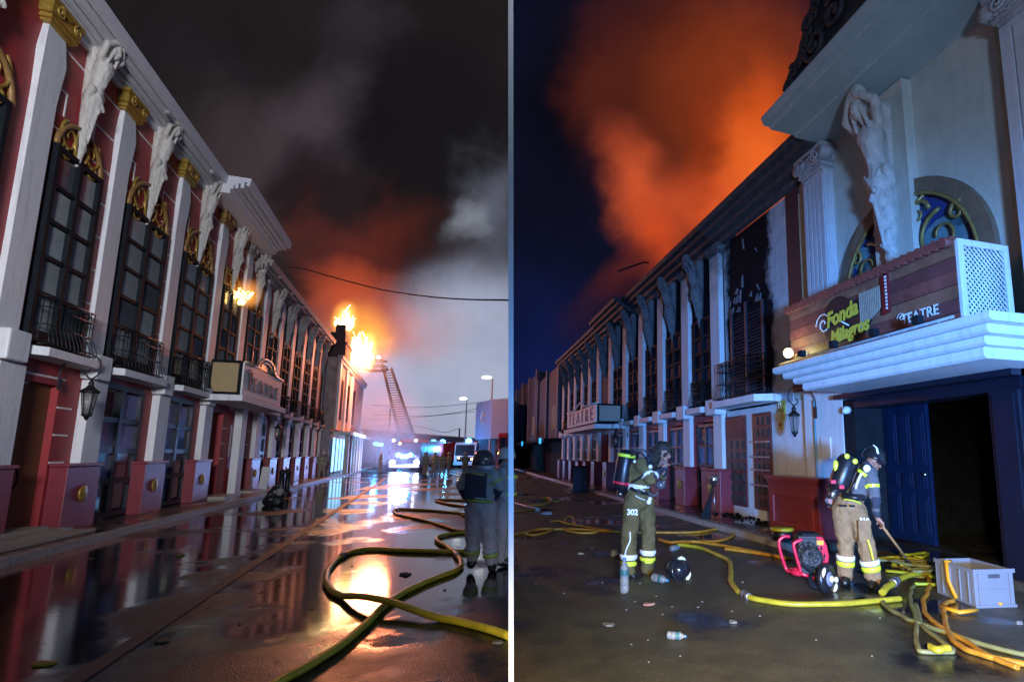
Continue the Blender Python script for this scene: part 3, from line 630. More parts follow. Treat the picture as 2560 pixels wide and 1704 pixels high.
# wall lanterns
def lantern(f,s,a,z,k,label,group,brk):
    L=f.thing('wall_lantern',label,'lantern',group)
    b=f.mb()
    aw=f.aw+brk;cx=a
    p=[(s,aw,z-.15),(s,aw-.02,z+.25*k),(s,(aw+a)/2,z+.62*k),(s,a-.05,z+.5*k),(s,a-.12,z+.2*k),(s,a-.0,z+.0),(s,a+.1,z+.1*k),(s,a+.05,z+.22*k)]
    b.tube(catmull(p,6),.018*k,6);b.box(s-.04,s+.04,aw-.03,aw,z-.25,z-.02);b.build('bracket',IRON,L)
    b=f.mb();z0=z-.02*k
    b.lathe([(.015,0),(.03,-.05*k),(.05,-.09*k),(.04,-.13*k),(.09*k,-.2*k),(.19*k,-.28*k),(.2*k,-.31*k),(.15*k,-.33*k)],(s,a,z0),(0,0,1),8)
    b.lathe([(.1*k,-.82*k),(.11*k,-.85*k),(.05*k,-.9*k),(.02,-.97*k)],(s,a,z0),(0,0,1),8)
    for q in range(4):
        t=PI/4+q*PI/2;b.tube([(s+.15*k*math.cos(t),a+.15*k*math.sin(t),z0-.32*k),(s+.085*k*math.cos(t),a+.085*k*math.sin(t),z0-.83*k)],.011*k,5)
    b.build('lantern_cage',IRON,L)
    b=f.mb();b.lathe([(.135*k,-.33*k),(.075*k,-.82*k)],(s,a,z0),(0,0,1),4);b.build('lantern_glass',mat('lantern_glass',(.5,.5,.5),.1,trans=.7,bump=0),L);return L
lantern(fL,14.2,6.35,3.15,.85,'black iron wall lantern beside the first red entrance','black iron wall lanterns',-.1)
lantern(fL,29.3,6.3,3.1,.9,'black iron wall lantern under the far end of the TEATRE canopy','black iron wall lanterns',-.1)
# burning end house
fE=Facade('L',50)
eh=fE.thing('burning_house','smoke stained house with stepped gable burning at the far end of the left terrace','building')
b=fE.mb();b.box(44.2,62,6.15,13,3.4,8.6);b.build('wall',mat('smoky_pink_plaster',(.36,.27,.27),.75,var=.5,vs=1.2,dirt=.6),eh)
b=fE.mb();b.box(44.2,62,6.35,13,.12,3.4);b.build('lower_wall',GREYW,eh)
b=fE.mb();b.box(45.3,48.6,5.9,7.3,8.6,9.9);b.box(45.5,48.3,6.0,7.0,9.9,10.7);b.box(45.9,47.9,6.1,6.75,10.7,11.4);b.box(45.2,48.7,5.8,7.4,9.8,9.95);b.build('gable_tower',mat('charred_masonry',(.10,.05,.05),.9,var=.5),eh)
b=fE.mb();b.box(44.1,62.1,5.85,6.2,8.5,8.75);b.box(44.1,62.1,5.95,6.2,8.25,8.5);b.build('cornice',GREYW,eh)
for s in (44.9,48.6,52.3): 
    b=fE.mb();b.box(s-.35,s+.35,6.0,6.15,3.4,8.25);b.build('pilaster',WHITE,eh)
for s in (46.6,50.4,54.4):
    b=fE.mb();b.box(s-.75,s+.75,6.1,6.149,4.2,7.2);b.build('window',SOOT,eh)
b=fE.mb();b.box(44.2,60,5.0,6.15,3.0,3.2);b.build('awning',WHITE2,eh)
for k in range(6):
    b=fE.mb();b.box(46.0+k*1.5,46.9+k*1.5,4.95,5.03,2.98,3.24);b.build('awning_light',mat('cyan_white_tube',(.5,.8,1),.4,emis=(.45,.85,1.),es=1.6),eh)
for k,s in enumerate((45.6,47.4,49.2,51,53,55)):
    b=fE.mb();b.box(s-.25,s+.25,5.2,5.5,.12,3.0);b.build('red_pillar' if k==1 else 'pillar',REDP if k==1 else WHITE,eh)
    b=fE.mb();b.box(s+.4,s+1.3,6.3,6.34,.3,2.8);b.build('lit_window',mat('cyan_lit_glass',(.3,.6,.7),.3,emis=(.30,.65,1.),es=1.7),eh)
flame('roof_flame',W('L',49.5,5.4,8.9),3.1,.75,22,'huge white hot flame bursting beside the gable of the far burning house',seed=3,strength=14,col0=(1.,.45,.06),col1=(1.,.88,.5))
flame('roof_flame',W('L',46.6,6.3,11.2),2.1,.55,16,'narrow flame rising above the gable top of the burning house',seed=5,strength=14)
# glowing gas round the flames (a burning gas volume, no surface)
def gas(name,c,r,col,dens,emis,label,scat=0.):
    b=MB();b.ball((0,0,0),1,r[0],r[1],r[2],20,14)
    m=bpy.data.materials.new(name+'_gas');m.use_nodes=True;t=m.node_tree;t.nodes.remove(t.nodes['Principled BSDF']);o=t.nodes['Material Output']
    v=t.nodes.new('ShaderNodeVolumePrincipled');tn=t.nodes.new('ShaderNodeTexCoord');mp=t.nodes.new('ShaderNodeMapping');mp.inputs['Scale'].default_value=(1/r[0],1/r[1],1/r[2]);t.links.new(tn.outputs['Object'],mp.inputs[0])
    ln=t.nodes.new('ShaderNodeVectorMath');ln.operation='LENGTH';t.links.new(mp.outputs[0],ln.inputs[0])
    mr=t.nodes.new('ShaderNodeMapRange');mr.interpolation_type='SMOOTHSTEP';t.links.new(ln.outputs['Value'],mr.inputs[0]);mr.inputs[1].default_value=1;mr.inputs[2].default_value=0;mr.inputs[3].default_value=0;mr.inputs[4].default_value=1
    nz=t.nodes.new('ShaderNodeTexNoise');nz.inputs['Scale'].default_value=.7;nz.inputs['Detail'].default_value=4;t.links.new(tn.outputs['Object'],nz.inputs['Vector'])
    pw=t.nodes.new('ShaderNodeMath');pw.operation='MULTIPLY';t.links.new(mr.outputs[0],pw.inputs[0])
    n2_=t.nodes.new('ShaderNodeMapRange');t.links.new(nz.outputs['Fac'],n2_.inputs[0]);n2_.inputs[1].default_value=.3;n2_.inputs[2].default_value=.7;t.links.new(n2_.outputs[0],pw.inputs[1])
    d=t.nodes.new('ShaderNodeMath');d.operation='MULTIPLY';t.links.new(pw.outputs[0],d.inputs[0]);d.inputs[1].default_value=dens;t.links.new(d.outputs[0],v.inputs['Density'])
    e=t.nodes.new('ShaderNodeMath');e.operation='MULTIPLY';t.links.new(pw.outputs[0],e.inputs[0]);e.inputs[1].default_value=emis;t.links.new(e.outputs[0],v.inputs['Emission Strength'])
    v.inputs['Emission Color'].default_value=(*col,1);v.inputs['Color'].default_value=(.8,.75,.8,1);t.links.new(v.outputs[0],o.inputs['Volume'])
    ob=b.build(name,m);ob.location=c;return stuff(ob,label,'smoke')
gas('fire_glow',W('L',48.6,5.1,10.3),(3.3,2.8,3.9),(1.,.24,.03),.02,.65,'orange glowing burning gas round the roof flames')
gas('fire_core_glow',W('L',49.,5.0,9.8),(1.2,1.1,2.2),(1.,.60,.16),.02,8.,'yellow white burning gas at the heart of the fire')
gas('small_fire_glow',W('L',23.7,6.45,7.6),(.6,.5,.7),(1.,.36,.06),.02,5.,'little orange glow of burning gas round the window flame')
gas('gable_fire_glow',W('L',46.8,6.3,12.1),(1.2,1.0,1.7),(1.,.42,.08),.02,5.,'orange glow of burning gas round the flame on the gable top')
gas('smoke_bank',W('L',56,3.8,3.4),(11,6.5,4.6),(1,1,1),.22,0.,'pale lavender smoke drifting low before the far engines')
bpy.data.objects['smoke_bank'].rotation_euler=(0,0,fL.rot)
# ------------------------------------------------------------------ right theatre wing
def sz(side,x,y,a):
    p=onp(side,x,y,a);u=UL if side=='L' else UR;d=p-CAM;d.z=0;return d.dot(u),p.z
fR=Facade('R',20)
br=fR.thing('theatre_building','long soot blackened theatre wing with white columns running away on the right','building')
rc=[13.35,15.5,17.75,19.95,22.2,24.6,27.0,29.0,30.9,33.0,35.0,37.0]
b=fR.mb();b.box(13.0,37.3,AR,AR+.5,2.75,7.75);b.build('wall',SOOT,br)
b=fR.mb();b.box(23.4,37.3,AR-.02,AR-.001,3.0,7.6);b.build('wall_face',BURN,br)
b=fR.mb();b.box(12.9,37.3,AR+.4,AR+.6,.12,2.75)
for s in rc: b.box(s-.32,s+.30,AR,AR+.4,.12,2.75)
b.box(13.3,37.2,AR,AR+.4,2.55,2.75);b.build('lower_wall',RED,br)
def cornR(s0,s1,da,dz,m,par=None):
    prof=[(AR,7.42),(6.62,7.44),(6.60,7.54),(6.42,7.58),(6.40,7.68),(6.22,7.72),(6.20,7.82),(6.06,7.84),(6.02,7.97),(AR,7.97)]
    b=fR.mb();b.prism([(a+(0 if a>6.7 else da),z+dz) for a,z in prof],'x',s0,s1);return b.build('cornice',m,par or br)
cornR(8.37,13.2,0,0,mat('charred_cornice',(.05,.05,.06),.8,var=.5));cornR(13.2,20.8,0,0,SCOR);cornR(20.8,25.4,-.3,.03,SCOR);cornR(25.4,37.4,0,-.02,SCOR)
for i,s in enumerate(rc):
    b=fR.mb();w=.56;b.box(s-w/2,s+w/2,6.6,AR,2.75,7.2);c_=b.build('column',SCOL,br,.01)
    capital(fR,s,w*.9,6.6,AR,7.2,.26,mat('soot_dark_statue',(.13,.12,.13)),c_,None)
    b=fR.mb();b.box(s-.32,s+.3,6.4,AR,2.68,3.1);b.build('column_block',WHITE2,c_,.03)
    b=fR.mb();b.box(s-.26,s+.24,6.62,AR,1.24,2.68);b.build('lower_shaft',WHITE2,c_)
    b=fR.mb();hw=.62 if i==0 else .42;b.box(s-hw,s+hw-.1,6.36,AR,.12,1.2);b.box(s-hw-.03,s+hw-.07,6.33,AR,1.204,1.25);p_=b.build('pedestal',REDP,br,.012)
    if i<6:
        b=fR.mb();b.lathe([(0,0),(.13,0),(.14,.02),(.1,.035),(.08,.03),(.05,.05),(0,.055)],(s-.05,6.355,.72),(0,-1,0),18);b.build('medallion',GOLD,p_)
for i in range(len(rc)-1):
    c0,c1=rc[i],rc[i+1];m_=(c0+c1)/2
    o=link('caryatid',CARYR,br);fR.at(o,m_,AR-.02,5.35);o.scale=(.6,.85,.74)
    s0,s1=c0+.38,c1-.5
    if i!=5:
        window(fR,s0,s1,3.12,5.6 if i<3 else 5.5,5,AR-.062,br,BLACK,[SOOT,mat('sooted_glass',(.02,.024,.04),.6,var=.5,spec=.08)],st=.09,mid=.09,rail=.07)
    balcony(fR,c0+.32,c1-.34,2.78,br,WHITE2,AR,h=.95,out=.38,n=9)
    if i!=5: window(fR,c0+.42,c1-.5,.14,2.5,4,AR+.05,br,NAVY,[GLASSB,mat('lilac_glass',(.22,.20,.36),.12,var=.3,vs=2,bump=0),GLASSB,GLASSR],st=.09,mid=.10,rail=.08,name='glazed_door')
# right theatre sign over the far entrance
sr=fR.thing('theatre_sign','distant box sign with beige end panel on its canopy, on the right wing','sign')
a0=5.45;s0,z0=sz('R',1535,1003,a0);s0=max(s0,19)
bot=sz('R',1492,1056,a0);s0=bot[0];zb=bot[1];s1=s0+6.6;zt=sz('R',1492,1008,a0)[1]
b=fR.mb();b.box(s0-.15,s1+.1,a0-.15,AR-.2,zb-.24,zb-.06);b.build('canopy_slab',WHITE2,sr)
b=fR.mb();b.box(s0,s1,a0+.02,AR-.2,zb,zt);b.build('sign_box',BLACK,sr)
b=fR.mb();b.box(s0-.03,s0-.002,a0+.1,AR-.28,zb+.08,zt-.08);b.build('end_panel',mat('beige_panel_dim',(.45,.36,.28),.6,var=.1),sr)
b=fR.mb();b.box(s0+.03,s1,a0-.03,a0+.018,zb+.04,zt-.03);b.build('sign_face',SIGNF,sr)
b=fR.mb();b.tube([(s0,a0-.04,zt+.02)]+[((s0+s1)/2-1+2*k/10,a0-.04,zt+.05+.25*math.sin(PI*k/10)) for k in range(11)]+[(s1,a0-.04,zt+.02)],.04,5);b.build('arched_crest',SIGNF,sr)
for k,ch in enumerate('TEATRE'):
    o=link('sign_letter',text_mesh(ch,.85,.02),sr);o.data.materials.append(LETG);fR.at(o,s1-.55-k*.98,a0-.045,zb+.15,PI/2);o.scale=(1.2,1,1)
lantern(fR,s0-.6,6.1,2.55,.7,'black iron lantern near the distant sign on the right wing','black iron wall lanterns',-.1)
# ------------------------------------------------------------------ portal house on the right
fP=Facade('R',7)
pw=fP.thing('portal_house','pale stucco portal house with deep eaves, arched window and dark open doorway, on the right','building')
CREAM=mat('cream_stucco',(.50,.51,.46),.7,var=.12,vs=2,dirt=.3);CREAM2=mat('white_stucco_low',(.68,.68,.70),.6,var=.06,dirt=.35)
TEAL=mat('soffit_paint',(.36,.44,.46),.7,var=.12,vs=1.5,dirt=.2)
b=fP.mb();b.box(1.5,9.4,AR,AR+.5,2.85,7.74);b.box(9.4,9.95,AR+.02,AR+.5,2.75,7.74);b.build('wall',CREAM,pw)
b=fP.mb();b.box(8.25,9.4,AR-.12,AR+.5,.12,2.85);b.box(9.4,13.0,AR,AR+.5,.12,2.75);b.box(1.0,4.85,AR-.06,AR+.5,.12,2.85);b.build('lower_wall',CREAM2,pw)
b=fP.mb();b.box(9.95,13.05,AR,AR+.5,2.75,7.4);b.build('burnt_bay_wall',SBAY2,pw)
# charred hole with ragged edge
rnd=random.Random(5)
zl=[3.05+.155*k for k in range(15)]
def rag(s,amp): return [(s+amp*(noise.noise(Vector((z*1.3,s,0)))+.5*noise.noise(Vector((z*9,s,3)))),z) for z in zl]
Lr=rag(12.75,.12);Rr=[(s+.0+(.45*max(0,(z-6.4))),z) for s,z in rag(10.75,.3)]
b=fP.mb();pts=Lr+Rr[::-1]
for i in range(len(zl)-1):
    b.hexa([(Rr[i][0],AR-.03,Rr[i][1]),(Lr[i][0],AR-.03,Lr[i][1]),(Lr[i][0],AR-.001,Lr[i][1]),(Rr[i][0],AR-.001,Rr[i][1]),(Rr[i+1][0],AR-.03,Rr[i+1][1]-.001),(Lr[i+1][0],AR-.03,Lr[i+1][1]-.001),(Lr[i+1][0],AR-.001,Lr[i+1][1]-.001),(Rr[i+1][0],AR-.001,Rr[i+1][1]-.001)])
b.build('charred_opening',SOOT,pw)
ash=mat('ash_plaster_scrap',(.12,.12,.14),.8,var=.4)
for k in range(16):
    s=rnd.uniform(11.0,12.7);z=rnd.choice([rnd.uniform(5.2,5.6),rnd.uniform(5.5,7.0)]);h=rnd.uniform(.1,.38);w_=rnd.uniform(.03,.12);t=rnd.uniform(-.1,.1)
    b=fP.mb();b.hexa([(s-w_*.4,AR-.06,z),(s+w_,AR-.06,z+.03),(s+w_,AR-.035,z+.03),(s-w_*.4,AR-.035,z),(s-w_*.2+t,AR-.07,z+h),(s+w_*.6+t,AR-.06,z+h*.9),(s+w_*.6+t,AR-.035,z+h*.9),(s-w_*.2+t,AR-.035,z+h)]);b.build('plaster_scrap',ash,pw)
b=fP.mb()
for s in (10.95,11.75,12.5): b.box(s,s+.07,AR-.08,AR-.03,3.0,5.3+.15*(s>11))
fr_=b.build('charred_frame',mat('charred_timber',(.03,.03,.045),.5,var=.5),pw)
for k in range(24):
    z=3.1+k*.085;s0_=11.04
    for q in (0,1):
        if rnd.random()<.12: continue
        a_=s0_+.80*q;t=rnd.uniform(-.03,.03);b=fP.mb();b.hexa([(a_,AR-.07,z),(a_+.68,AR-.07,z+t),(a_+.68,AR-.035,z+t+.03),(a_,AR-.035,z+.03),(a_,AR-.068,z+.012),(a_+.68,AR-.068,z+t+.012),(a_+.68,AR-.033,z+t+.042),(a_,AR-.033,z+.042)]);b.build('slat',mat('burnt_slat',(.045,.045,.07),.4,var=.6),pw)
balcony(fP,10.4,13.05,2.8,pw,WHITE2,AR,h=1.15,out=.55,n=20)
b=fP.mb();b.box(9.45,9.9,AR-.03,AR+.019,2.95,7.5);b.build('brown_strip',mat('brown_painted_strip',(.075,.025,.03),.5,var=.3,dirt=.5),pw)
b=fP.mb();b.box(8.96,9.4,AR-.05,AR-.001,2.86,7.2);b.build('yellowed_strip',mat('yellowed_plaster',(.42,.38,.26),.7,var=.2,dirt=.4),pw)
def pil(s0,s1,name='pilaster'):
    b=fP.mb();b.box(s0,s1,AR-.22,AR-.001,2.86,7.2);n=5;w_=(s1-s0)/n
    for k in range(n): b.box(s0+w_*k+.02,s0+w_*(k+1)-.02,AR-.245,AR-.22,3.0,7.1)
    p=b.build(name,mat('pilaster_paint',(.50,.50,.53),.6,dirt=.4,var=.1),pw);c_=capital(fP,(s0+s1)/2,(s1-s0)*.86,AR-.25,AR-.002,7.2,.50,mat('capital_plaster',(.42,.41,.43),.7,dirt=.6,var=.25,bump=.6),p,None)
    b=fP.mb()
    for k in range(12):
        x=s0+(s1-s0)*(k+.5)/12;p2=spiral(x,7.38,.07,1,random.random()*6,1,8);b.tube([(q,AR-.3,z) for q,z in p2],.018,4)
    for x in (s0-.08,s1+.08): b.lathe([(.02,-.12),(.13,-.12),(.13,.12),(.02,.12)],(x,AR-.22,7.5),(0,1,0),12)
    b.build('leaf_carving',mat('capital_plaster',(.42,.41,.43)),p)
pil(8.3,8.95);pil(3.7,4.62)
b=fP.mb();b.box(4.62,4.78,AR-.08,AR-.001,2.86,7.7);b.build('yellowed_strip',mat('yellowed_plaster',(.42,.38,.26)),pw)
# eaves
b=fP.mb();b.prism([(AR,7.74),(5.95,7.76),(5.93,7.80),(5.4,7.82),(5.38,7.86),(5.25,7.87),(5.2,7.99),(5.2,8.02),(AR+2,8.1),(AR+2,7.8)],'x',1.2,8.35);b.build('deep_eaves',TEAL,pw)
# dark carved roof crest
pt=[sz('R',x,y,5.5) for x,y in ((1964,262),(1966,225),(1975,190),(1988,168),(1997,150),(2004,120),(2012,96),(2012,70),(2024,52),(2030,20),(2034,-20),(2050,-60),(2120,-90),(2200,-60))]
b=fP.mb();pts=[(s,z) for s,z in pt]+[(2.5,pt[-1][1]),(2.5,8.03),(pt[0][0],8.03)]
b.prism(pts,'y',5.45,5.9);ro=b.build('roof_crest',mat('dark_crest',(.035,.028,.03),.7,var=.5,bump=.6,bs=12),pw)
b=fP.mb()
for k,(s,z) in enumerate(pt[1:11]):
    p=spiral(s-.22,z-.1,.15,1.4,k,1,14);b.tube([(q,5.40,zz) for q,zz in p],.035,5)
    b.ball((s-.03,5.6,z),.07,u=8,v=6)
for k in range(6): p=spiral(6.9-k*.5,8.5+.18*k,.28,1.5,k,1 if k%2 else -1,18);b.tube([(q,5.38,zz) for q,zz in p],.05,5)
b.build('crest_scroll',mat('dark_crest',(.03,.03,.03)),ro)
# arched window
ac,az,ar_=6.62,4.42,1.5
b=fP.mb()
for r0,r1,a_,mi in ((ar_-.14,ar_+.08,AR-.10,0),):
    n=24
    for k in range(n):
        t0,t1=PI*k/n,PI*(k+1)/n
        P_=lambda r,t,a:(ac+r*math.cos(t),a,az+r*math.sin(t)*1.0)
        b.hexa([P_(r0,t0,a_),P_(r1,t0,a_),P_(r1,t0,AR-.001),P_(r0,t0,AR-.001),P_(r0,t1,a_),P_(r1,t1,a_),P_(r1,t1,AR-.001),P_(r0,t1,AR-.001)])
b.build('arch_surround',mat('brown_arch_stucco',(.17,.12,.08),.6,var=.25,dirt=.3),pw)
b=fP.mb();n=24;b.prism([(ac+1.35*math.cos(PI*k/n),az+1.35*math.sin(PI*k/n)) for k in range(n+1)],'y',AR-.02,AR-.002);ag=b.build('arch_glass',mat('deep_blue_glass',(.03,.05,.22),.25,var=.6,vs=1.2),pw)
tl=mat('pale_blue_glass',(.12,.24,.30),.3,var=.3)
for (x,z,r) in ((5.9,4.75,.42),(7.35,4.7,.42),(7.6,5.1,.22),(5.55,5.15,.25)):
    b=fP.mb();b.prism([(x+r*math.cos(2*PI*k/14),z+r*math.sin(2*PI*k/14)) for k in range(14)],'y',AR-.026,AR-.0205);b.build('glass_piece',tl,ag)
b=fP.mb()
b.tube([(ac+1.33*math.cos(PI*k/24),AR-.1,az+1.33*math.sin(PI*k/24)) for k in range(25)],.03,5)
for sg in (-1,1):
    for (x,z,r,t,a0_) in ((.75,.45,.42,1.25,PI/2),(.35,.95,.22,1.2,0),(.95,.1,.22,1.2,PI/2),(.3,.15,.2,1.1,PI),(1.05,.7,.15,1.1,1)):
        p=spiral(ac+sg*x,az+z,r,t,a0_ if sg>0 else PI-a0_,sg);b.tube([(q,AR-.09,zz) for q,zz in p],[.036*(1-.5*k/len(p)) for k in range(len(p))],5)
    b.tube([(ac+sg*.15,AR-.09,az),(ac+sg*.3,AR-.09,az+.6),(ac+sg*.18,AR-.09,az+1.1),(ac+sg*.5,AR-.09,az+1.2)],.03,5)
b.build('gold_scroll_grille',mat('aged_gold',(.30,.22,.07),.45,metal=.3,var=.4),ag)
b=fP.mb();b.box(6.28,7.08,AR-.2,AR-.001,4.3,7.7);b.build('statue_backing',CREAM,pw)
o=link('caryatid',caryatid(.02,.005),pw);fP.at(o,6.68,AR-.16,4.45);o.scale=(.80,1.0,1.07)
o.data.materials.clear();o.data.materials.append(mat('grey_plaster_statue',(.48,.46,.44),.75,var=.3,vs=8,dirt=.6,bump=.4))
# door canopy
b=fP.mb()
for a_,s0_,s1_,z0_,z1_ in ((5.2,4.08,8.26,3.035,3.14),(5.3,4.2,8.1,2.93,3.033),(5.4,4.32,7.95,2.83,2.928),(5.5,4.42,7.82,2.7,2.828)):
    b.prism([(a_+.04,z0_),(a_,z0_+.03),(a_,z1_),(AR-.122,z1_),(AR-.122,z0_)],'x',s0_,s1_)
cn=b.build('door_canopy',WHITE2,pw,.006)
b=fP.mb();b.tube([(4.6,5.3,3.2),(8.2,5.3,3.2)],.02,6)
for s in (4.8,5.6,6.4,7.2,8.0): b.tube([(s,5.3,3.14),(s,5.3,3.2)],.012,5)
b.build('lamp_rail',GREYW,cn)
for s in (5.1,5.85,6.7,7.5):
    b=fP.mb();b.box(s-.05,s+.05,5.24,5.34,3.23,3.33);b.tube([(s,5.3,3.2),(s,5.3,3.24)],.01,5);b.build('spot_head',BLACK,cn)
b=fP.mb();b.ball((8.08,5.42,3.40),.085);b.build('lit_lamp',mat('lit_yellow_lamp',(.9,.85,.5),.4,var=0,bump=0,emis=(1.,.93,.45),es=9),cn)
b=fP.mb();b.box(4.85,8.25,AR-.3,AR-.13,2.62,2.7);b.box(4.9,8.2,AR-.1,AR+.4,2.45,2.62);b.build('door_lintel',NAVY,pw)
# doorway
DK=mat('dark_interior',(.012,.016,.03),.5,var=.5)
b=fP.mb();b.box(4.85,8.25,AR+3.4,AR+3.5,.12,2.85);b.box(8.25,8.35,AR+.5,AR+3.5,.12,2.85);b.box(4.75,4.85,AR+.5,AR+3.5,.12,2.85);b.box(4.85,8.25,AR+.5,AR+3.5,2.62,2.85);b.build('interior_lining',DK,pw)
b=fP.mb();b.box(7.95,8.248,AR-.1,AR+.5,.12,2.62);b.build('door_frame',BLACK,pw)
b=fP.mb();b.box(4.9,5.3,AR-.16,AR+.5,.12,2.45);b.box(4.95,5.24,AR-.19,AR-.16,.2,2.4);b.build('door_frame',NAVY,pw)
b=fP.mb();s0_,s1_=7.2,8.2;ad_=AR+.75
b.box(s0_,s1_,ad_,ad_+.06,.14,2.5)
for c_ in range(3):
    x0=s0_+.06+c_*.31;
    for z0_,z1_ in ((.3,.95),(1.05,1.35),(1.45,2.35)):
        b.box(x0,x0+.26,ad_-.02,ad_-.001,z0_,z1_);b.box(x0+.04,x0+.22,ad_-.035,ad_-.021,z0_+.05,z1_-.05)
dl=b.build('door_leaf',mat('blue_lacquer_door',(.004,.012,.04),.4,var=.25,spec=.3),pw,.006)
b=fP.mb();b.ball((7.26,ad_-.06,1.3),.035);b.build('handle',mat('brushed_steel',(.5,.5,.5),.3,metal=1),dl)
b=fP.mb();b.lathe([(.07,0),(.07,.06),(.05,.1)],(8.05,AR-.14,2.42),(0,-1,0),14);b.ball((8.05,AR-.22,2.40),.05);b.build('camera_dome',WHITE2,pw)
b=fP.mb();b.box(8.6,8.88,AR-.15,AR-.121,1.55,1.95);b.build('meter_box',WHITE2,pw,.005)
b=fP.mb();b.tube([(9.02,AR-.16,.3),(9.02,AR-.16,2.7)],.022,6);b.build('drain_pipe',mat('teal_pipe',(.12,.28,.34),.4),pw)
# red panel box
b=fP.mb();b.box(8.42,10.1,6.16,AR-.121,.12,1.12);b.box(8.36,10.17,6.1,AR-.121,1.124,1.2);b.box(8.40,10.12,6.13,AR-.121,1.07,1.122)
for q in ((8.56,9.96,.22,.3),(8.56,9.96,.82,.9),(8.56,8.66,.3,.82),(9.86,9.96,.3,.82)): b.box(q[0],q[1],6.12,6.158,q[2],q[3])
b.build('red_panel_box',mat('oxblood_gloss',(.24,.028,.03),.3,var=.2,dirt=.35),pw,.008)
# red panelled shutters
RS=mat('rust_red_shutter',(.13,.03,.03),.5,var=.4,vs=5,dirt=.6);RS2=mat('dark_shutter_panel',(.045,.03,.025),.35,var=.5,dirt=.4)
for s0_,s1_,lv in ((11.98,13.02,1),(10.82,11.6,0)):
    b=fP.mb();b.box(s0_,s1_,AR-.05,AR-.001,.35,2.6);sh=b.build('shutter_door',RS,pw)
    nx=3
    for r in range(8):
        if lv and r>5:
            continue
        for c_ in range(nx):
            x=s0_+.06+(s1_-s0_-.1)*c_/nx;z=.42+.27*r;b=fP.mb();ww=(s1_-s0_-.1)/nx-.06
            b.box(x,x+ww,AR-.075,AR-.051,z,z+.2);b.box(x+.03,x+ww-.03,AR-.09,AR-.076,z+.03,z+.17);b.build('panel',RS2 if not lv else RS2,sh)
    if lv:
        for k in range(7):
            b=fP.mb();b.box(s0_+.06,s1_-.06,AR-.08,AR-.051,2.06+k*.07,2.1+k*.07);b.build('louvre',RS,sh)
for z in (.9,1.25,1.55,1.9):
    b=fP.mb();b.box(10.8,11.62,AR-.11,AR-.092,z,z+.035);b.build('iron_strap',mat('brushed_steel',(.5,.5,.5)),pw)
b=fP.mb()
for k in range(60):
    x=rnd.uniform(10.5,13.2);aa=rnd.uniform(6.2,6.7);r=rnd.uniform(.02,.07);b.ball((x,aa,.12+r*.4),r,1,1,.6,6,4)
stuff(b.build('charred_debris',SOOT),'scattered black debris fallen before the burnt right doors','debris').location=fP.org
bpy.data.objects['charred_debris'].rotation_euler=(0,0,fP.rot)
lx,lz=sz('R',1984,1012,6.1)
lantern(fP,lx,6.1,lz,.62,'black iron wall lantern beside the yellow notices and portal canopy','black iron wall lanterns',-.15)
# yellow notices
for k,(x0,x1,y0,y1) in enumerate(((1943,1962,1001,1025),(1942,1962,1026,1050),(1945,1957,1051,1072))):
    sa,za=sz('R',x0,y0,AR-.03);sb2,zb2=sz('R',x1,y1,AR-.03)
    pn=fP.thing('notice_plate',('yellow notice plate with white ring, topmost of three beside the lantern','yellow notice plate with white ring, middle of three beside the lantern','small yellow warning plate, lowest of three beside the lantern')[k],'sign','notices on the portal wall')
    b=fP.mb();b.box(sb2,sa,AR-.03,AR-.005,zb2,za);b.build('plate',mat('notice_yellow',(.42,.36,.04),.4,var=.15),pn)
    b=fP.mb();cx_=(sa+sb2)/2
    if k<2:
        b.tube([(cx_+.05+.05*math.cos(2*PI*q/12),AR-.035,(za+zb2)/2+.07*math.sin(2*PI*q/12)) for q in range(13)],.012,4);b.build('ring_mark',mat('print_white',(.8,.8,.8),.5),pn)
    else:
        b.prism([(cx_-.03,(za+zb2)/2-.04),(cx_+.04,(za+zb2)/2-.02),(cx_,(za+zb2)/2+.06)],'y',AR-.036,AR-.031);b.build('warning_mark',BLACK,pn)
# restaurant sign box
sg2=fP.thing('restaurant_sign','wooden plank sign reading Fonda Milagros above the portal canopy','sign')
s0_,s1_,aS=4.78,8.28,5.62
PLK=[mat('sign_plank_red',(.22,.07,.06),.45,var=.45,vs=4),mat('sign_plank_brown',(.24,.11,.07),.45,var=.45,vs=3),mat('sign_plank_purple',(.15,.05,.05),.45,var=.4,vs=3)]
for k in range(6):
    b=fP.mb();z=3.15+k*.175;b.box(s0_,s1_,aS-.012*(k%2),aS+.03,z+.004,z+.171);b.build('plank',PLK[(k*2)%3],sg2)
b=fP.mb();b.box(s0_+.03,s1_-.03,aS+.031,AR-.3,3.145,4.18);b.build('sign_box',BLACK,sg2)
TL=mat('terracotta_edge',(.20,.05,.04),.6,var=.3)
b=fP.mb();b.box(s0_-.02,s1_+.06,aS-.1,AR-.3,4.22,4.26);b.build('tile_bed',TL,sg2)
for k in range(28):
    x=s0_+.06+k*(s1_-s0_)/28;b=fP.mb();b.tube([(x,aS-.14,4.2),(x,aS+.1,4.24)],.068,8);b.build('roof_tile',TL,sg2)
YL=mat('yellow_lettering',(.62,.50,.05),.5,var=.1,bump=0);BLO=mat('print_black',(.015,.01,.015),.5);PW=mat('print_white',(.8,.8,.8),.5,bump=0)
def wr(body,s,z,size,m,sh=0,off=0,da=.02,rz=0,sx=1.,name='lettering'):
    o=link(name,text_mesh(body,size,.004,sh,off),sg2);o.data.materials.append(m);fP.at(o,s,aS-da,z,PI/2);o.rotation_euler=(PI/2,rz,0);o.scale=(sx,1,1);return o
b=fP.mb()
